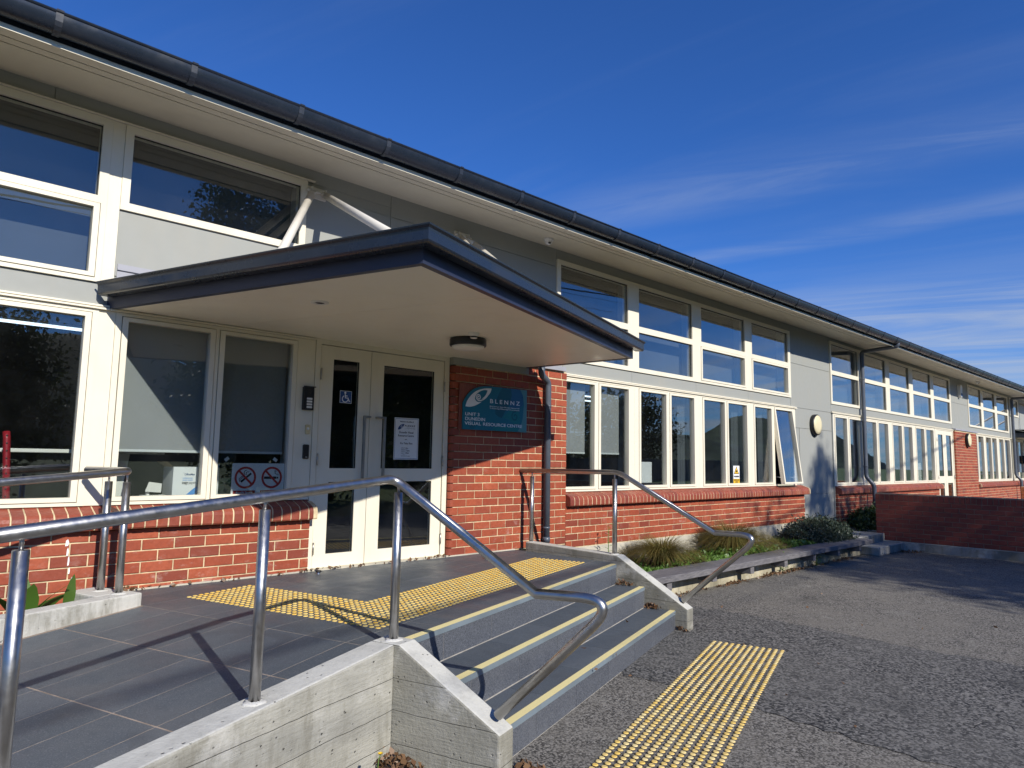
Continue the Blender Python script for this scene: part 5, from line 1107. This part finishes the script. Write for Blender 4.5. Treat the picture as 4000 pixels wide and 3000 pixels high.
# dead leaves gathered in corners
spots_ = []
def heap(x, y, z, rx, ry, n, hgt=.0):
    for i in range(n):
        a = rng.normal()*rx; b = rng.normal()*ry; spots_.append((x+a, y+b, z+.008+hgt*rng.random()*max(0, 1-abs(a)/(2*rx+.001))))
c = ST(1.18, 3.42); heap(c[0], c[1], .0, .07, .07, 170, .09); c = ST(1.50, 4.02); heap(c[0], c[1], 0, .06, .05, 60, .05)
for t_, z_ in ((3.33, .372), (3.63, .177), (3.92, 0.)): c = ST(4.99, t_); heap(c[0], c[1], z_, .025, .05, 50, .045)
for x, n_ in ((7.2, 30), (7.7, 50), (8.75, 90), (9.9, 120), (10.6, 110), (12.5, 70), (11.5, 30)): heap(x, -1.19, 0, .22, .035, n_, .03)
heap(14.75, -1.62, 0, .12, .1, 60, .03); heap(14.6, -1.5, .0, .1, .05, 30, .02)
for x in np.linspace(1.6, 4.6, 14): heap(x, -.14, ZL+.008, .10, .02, 4, .01)
heap(1.62, -.17, ZL+.01, .05, .03, 18, .03); heap(4.62, -.12, ZL+.01, .05, .015, 16, .02); heap(3.2, -.12, ZL+.012, .10, .01, 14, .01)
for i in range(26): spots_.append((rng.uniform(2.5, 9), rng.uniform(-4.5, -1.4), .006) )
for i in range(12): c = ST(rng.uniform(1.5, 4.9), rng.choice([3.30, 3.6, 3.9])+.0); spots_.append((c[0], c[1], .38 if c[1] > -9 and i % 3 == 0 else .185 if i % 3 == 1 else .008))
spots_ = np.array([p for p in spots_ if not (-3 < p[0]*SN-p[1]*CS < 3.9 and p[2] < .1 and 1.4 < p[0]*CS+p[1]*SN < 4.9)])
lf_ = leaf_quads(spots_, .038, 0., .62); 
struct(arr_mesh('leaf_litter', lf_, 4, 'litter'), 'stuff')

# ================================================================== ACROSS THE YARD (seen in the glass and as shadows)
def tree(label, x, y, h, cr, base, n, leaf=.22, clumps=70, group=None, seed=1):
    g = np.random.default_rng(seed); th = thing('tree', label, 'tree', (x, y, -.03), group); mb = MB(); mb.tube([(x, y, -.1), (x+.1, y, h*.25), (x-.05, y+.1, h*.55), (x, y, h*.85)], .035*h*.5+.05, 10, r1=.03)
    u = g.normal(size=(clumps, 3)); u /= np.linalg.norm(u, axis=1, keepdims=True); rr = g.random((clumps, 1))**.4; cz = (h+base)/2; cl_ = u*rr*np.array([cr, cr, (h-base)/2]) + np.array([x, y, cz])
    for i in range(0, clumps, 4): a = Vector((x, y, base+(cl_[i][2]-base)*.4)); b = Vector(cl_[i]); mb.tube([a, (a+b)/2+Vector((0, 0, .2)), b], .05, 6, r1=.012)
    mb.build('trunk', 'bark', th); k = g.integers(0, clumps, n); P = cl_[k]+g.normal(size=(n, 3))*cr*.17; arr_mesh('crown', leaf_quads(P, leaf, 0, .55), 4, 'leaf', th)
tree('bushy evergreen tree opposite the left-hand windows', 2.0, -18, 5.9, 2.5, .1, 22000, .17, 150, 'trees across the yard', 3)
tree('tall broad tree opposite the entrance', 10.0, -18.2, 11.9, 2.5, .4, 24000, .19, 150, 'trees across the yard', 5)
tree('thin tall tree whose soft shadow falls on the grey pier', 11.6, -18.5, 14.3, .9, 7.0, 2600, .20, 40, 'trees across the yard', 8)
tree('dense tree whose shadow darkens the yard by the far wall', 13.3, -18, 12.2, 2.7, .4, 24000, .20, 150, 'trees across the yard', 11)
tree('rounded tree right of the dense one', 17.6, -18.6, 11.0, 2.8, .4, 18000, .21, 120, 'trees across the yard', 13)
tree('tree behind the others opposite the doors', 22.5, -24, 9.5, 3.6, .2, 15000, .28, 100, 'trees across the yard', 31)
tree('rounded tree beyond the fence opposite the far windows', 40, -36, 8.5, 4.5, .5, 7000, .4, 60, 'trees across the yard', 12); tree('dark conifer-like tree beyond the fence', 30, -38, 9.5, 3.2, .5, 6000, .4, 50, 'trees across the yard', 14); tree('wide tree at the right end of the fence', 60, -40, 9, 5.5, .5, 7000, .45, 60, 'trees across the yard', 15); tree('pale tree behind the timber fence', 22, -35, 7, 3.2, .5, 6000, .36, 50, 'trees across the yard', 16)
fe = thing('timber_fence', 'weathered timber paling fence across the yard', 'fence', (40, -31, 0)); mb = MB()
for i in range(330): mb.box(15+i*.2, 15+i*.2+.185, -31, -30.98, -.05, 1.85+.03*((i*7) % 3))
o = mb.build('palings', 'fence', fe); o['kind'] = 'stuff'; MB().box(15, 81, -31.06, -31.001, .4, .5).box(15, 81, -31.06, -31.001, 1.3, 1.4).build('rails', 'fence', fe)
# power pole with lines crossing above the yard
pp = thing('power_pole', 'timber power pole with crossarm across the road', 'power pole', (36, -26, 0)); MB().tube([(36, -26, -.1), (36, -26, 9)], .15, 12, r1=.11).build('pole', 'bark', pp); MB().box(34.9, 37.1, -26.2, -26.08, 8.2, 8.32).build('crossarm', 'bark', pp)
for k, (y_, z_, r_) in enumerate(((-13.3, 7.35, .024), (-14.6, 8.2, .007), (-15.2, 7.9, .008))):
    pts_ = [(x, y_+(.21 if k == 0 else .1)*x, z_+.0006*(x-2)**2) for x in np.linspace(-40, 24, 40)]; cb = MB().tube(pts_, r_, 6).build('overhead_cable', 'black'); tag(cb, ['thick black overhead cable nearest the building', 'upper thin black overhead cable above the yard', 'lower thin black overhead cable farthest from the building'][k], 'cable', 'overhead cables')
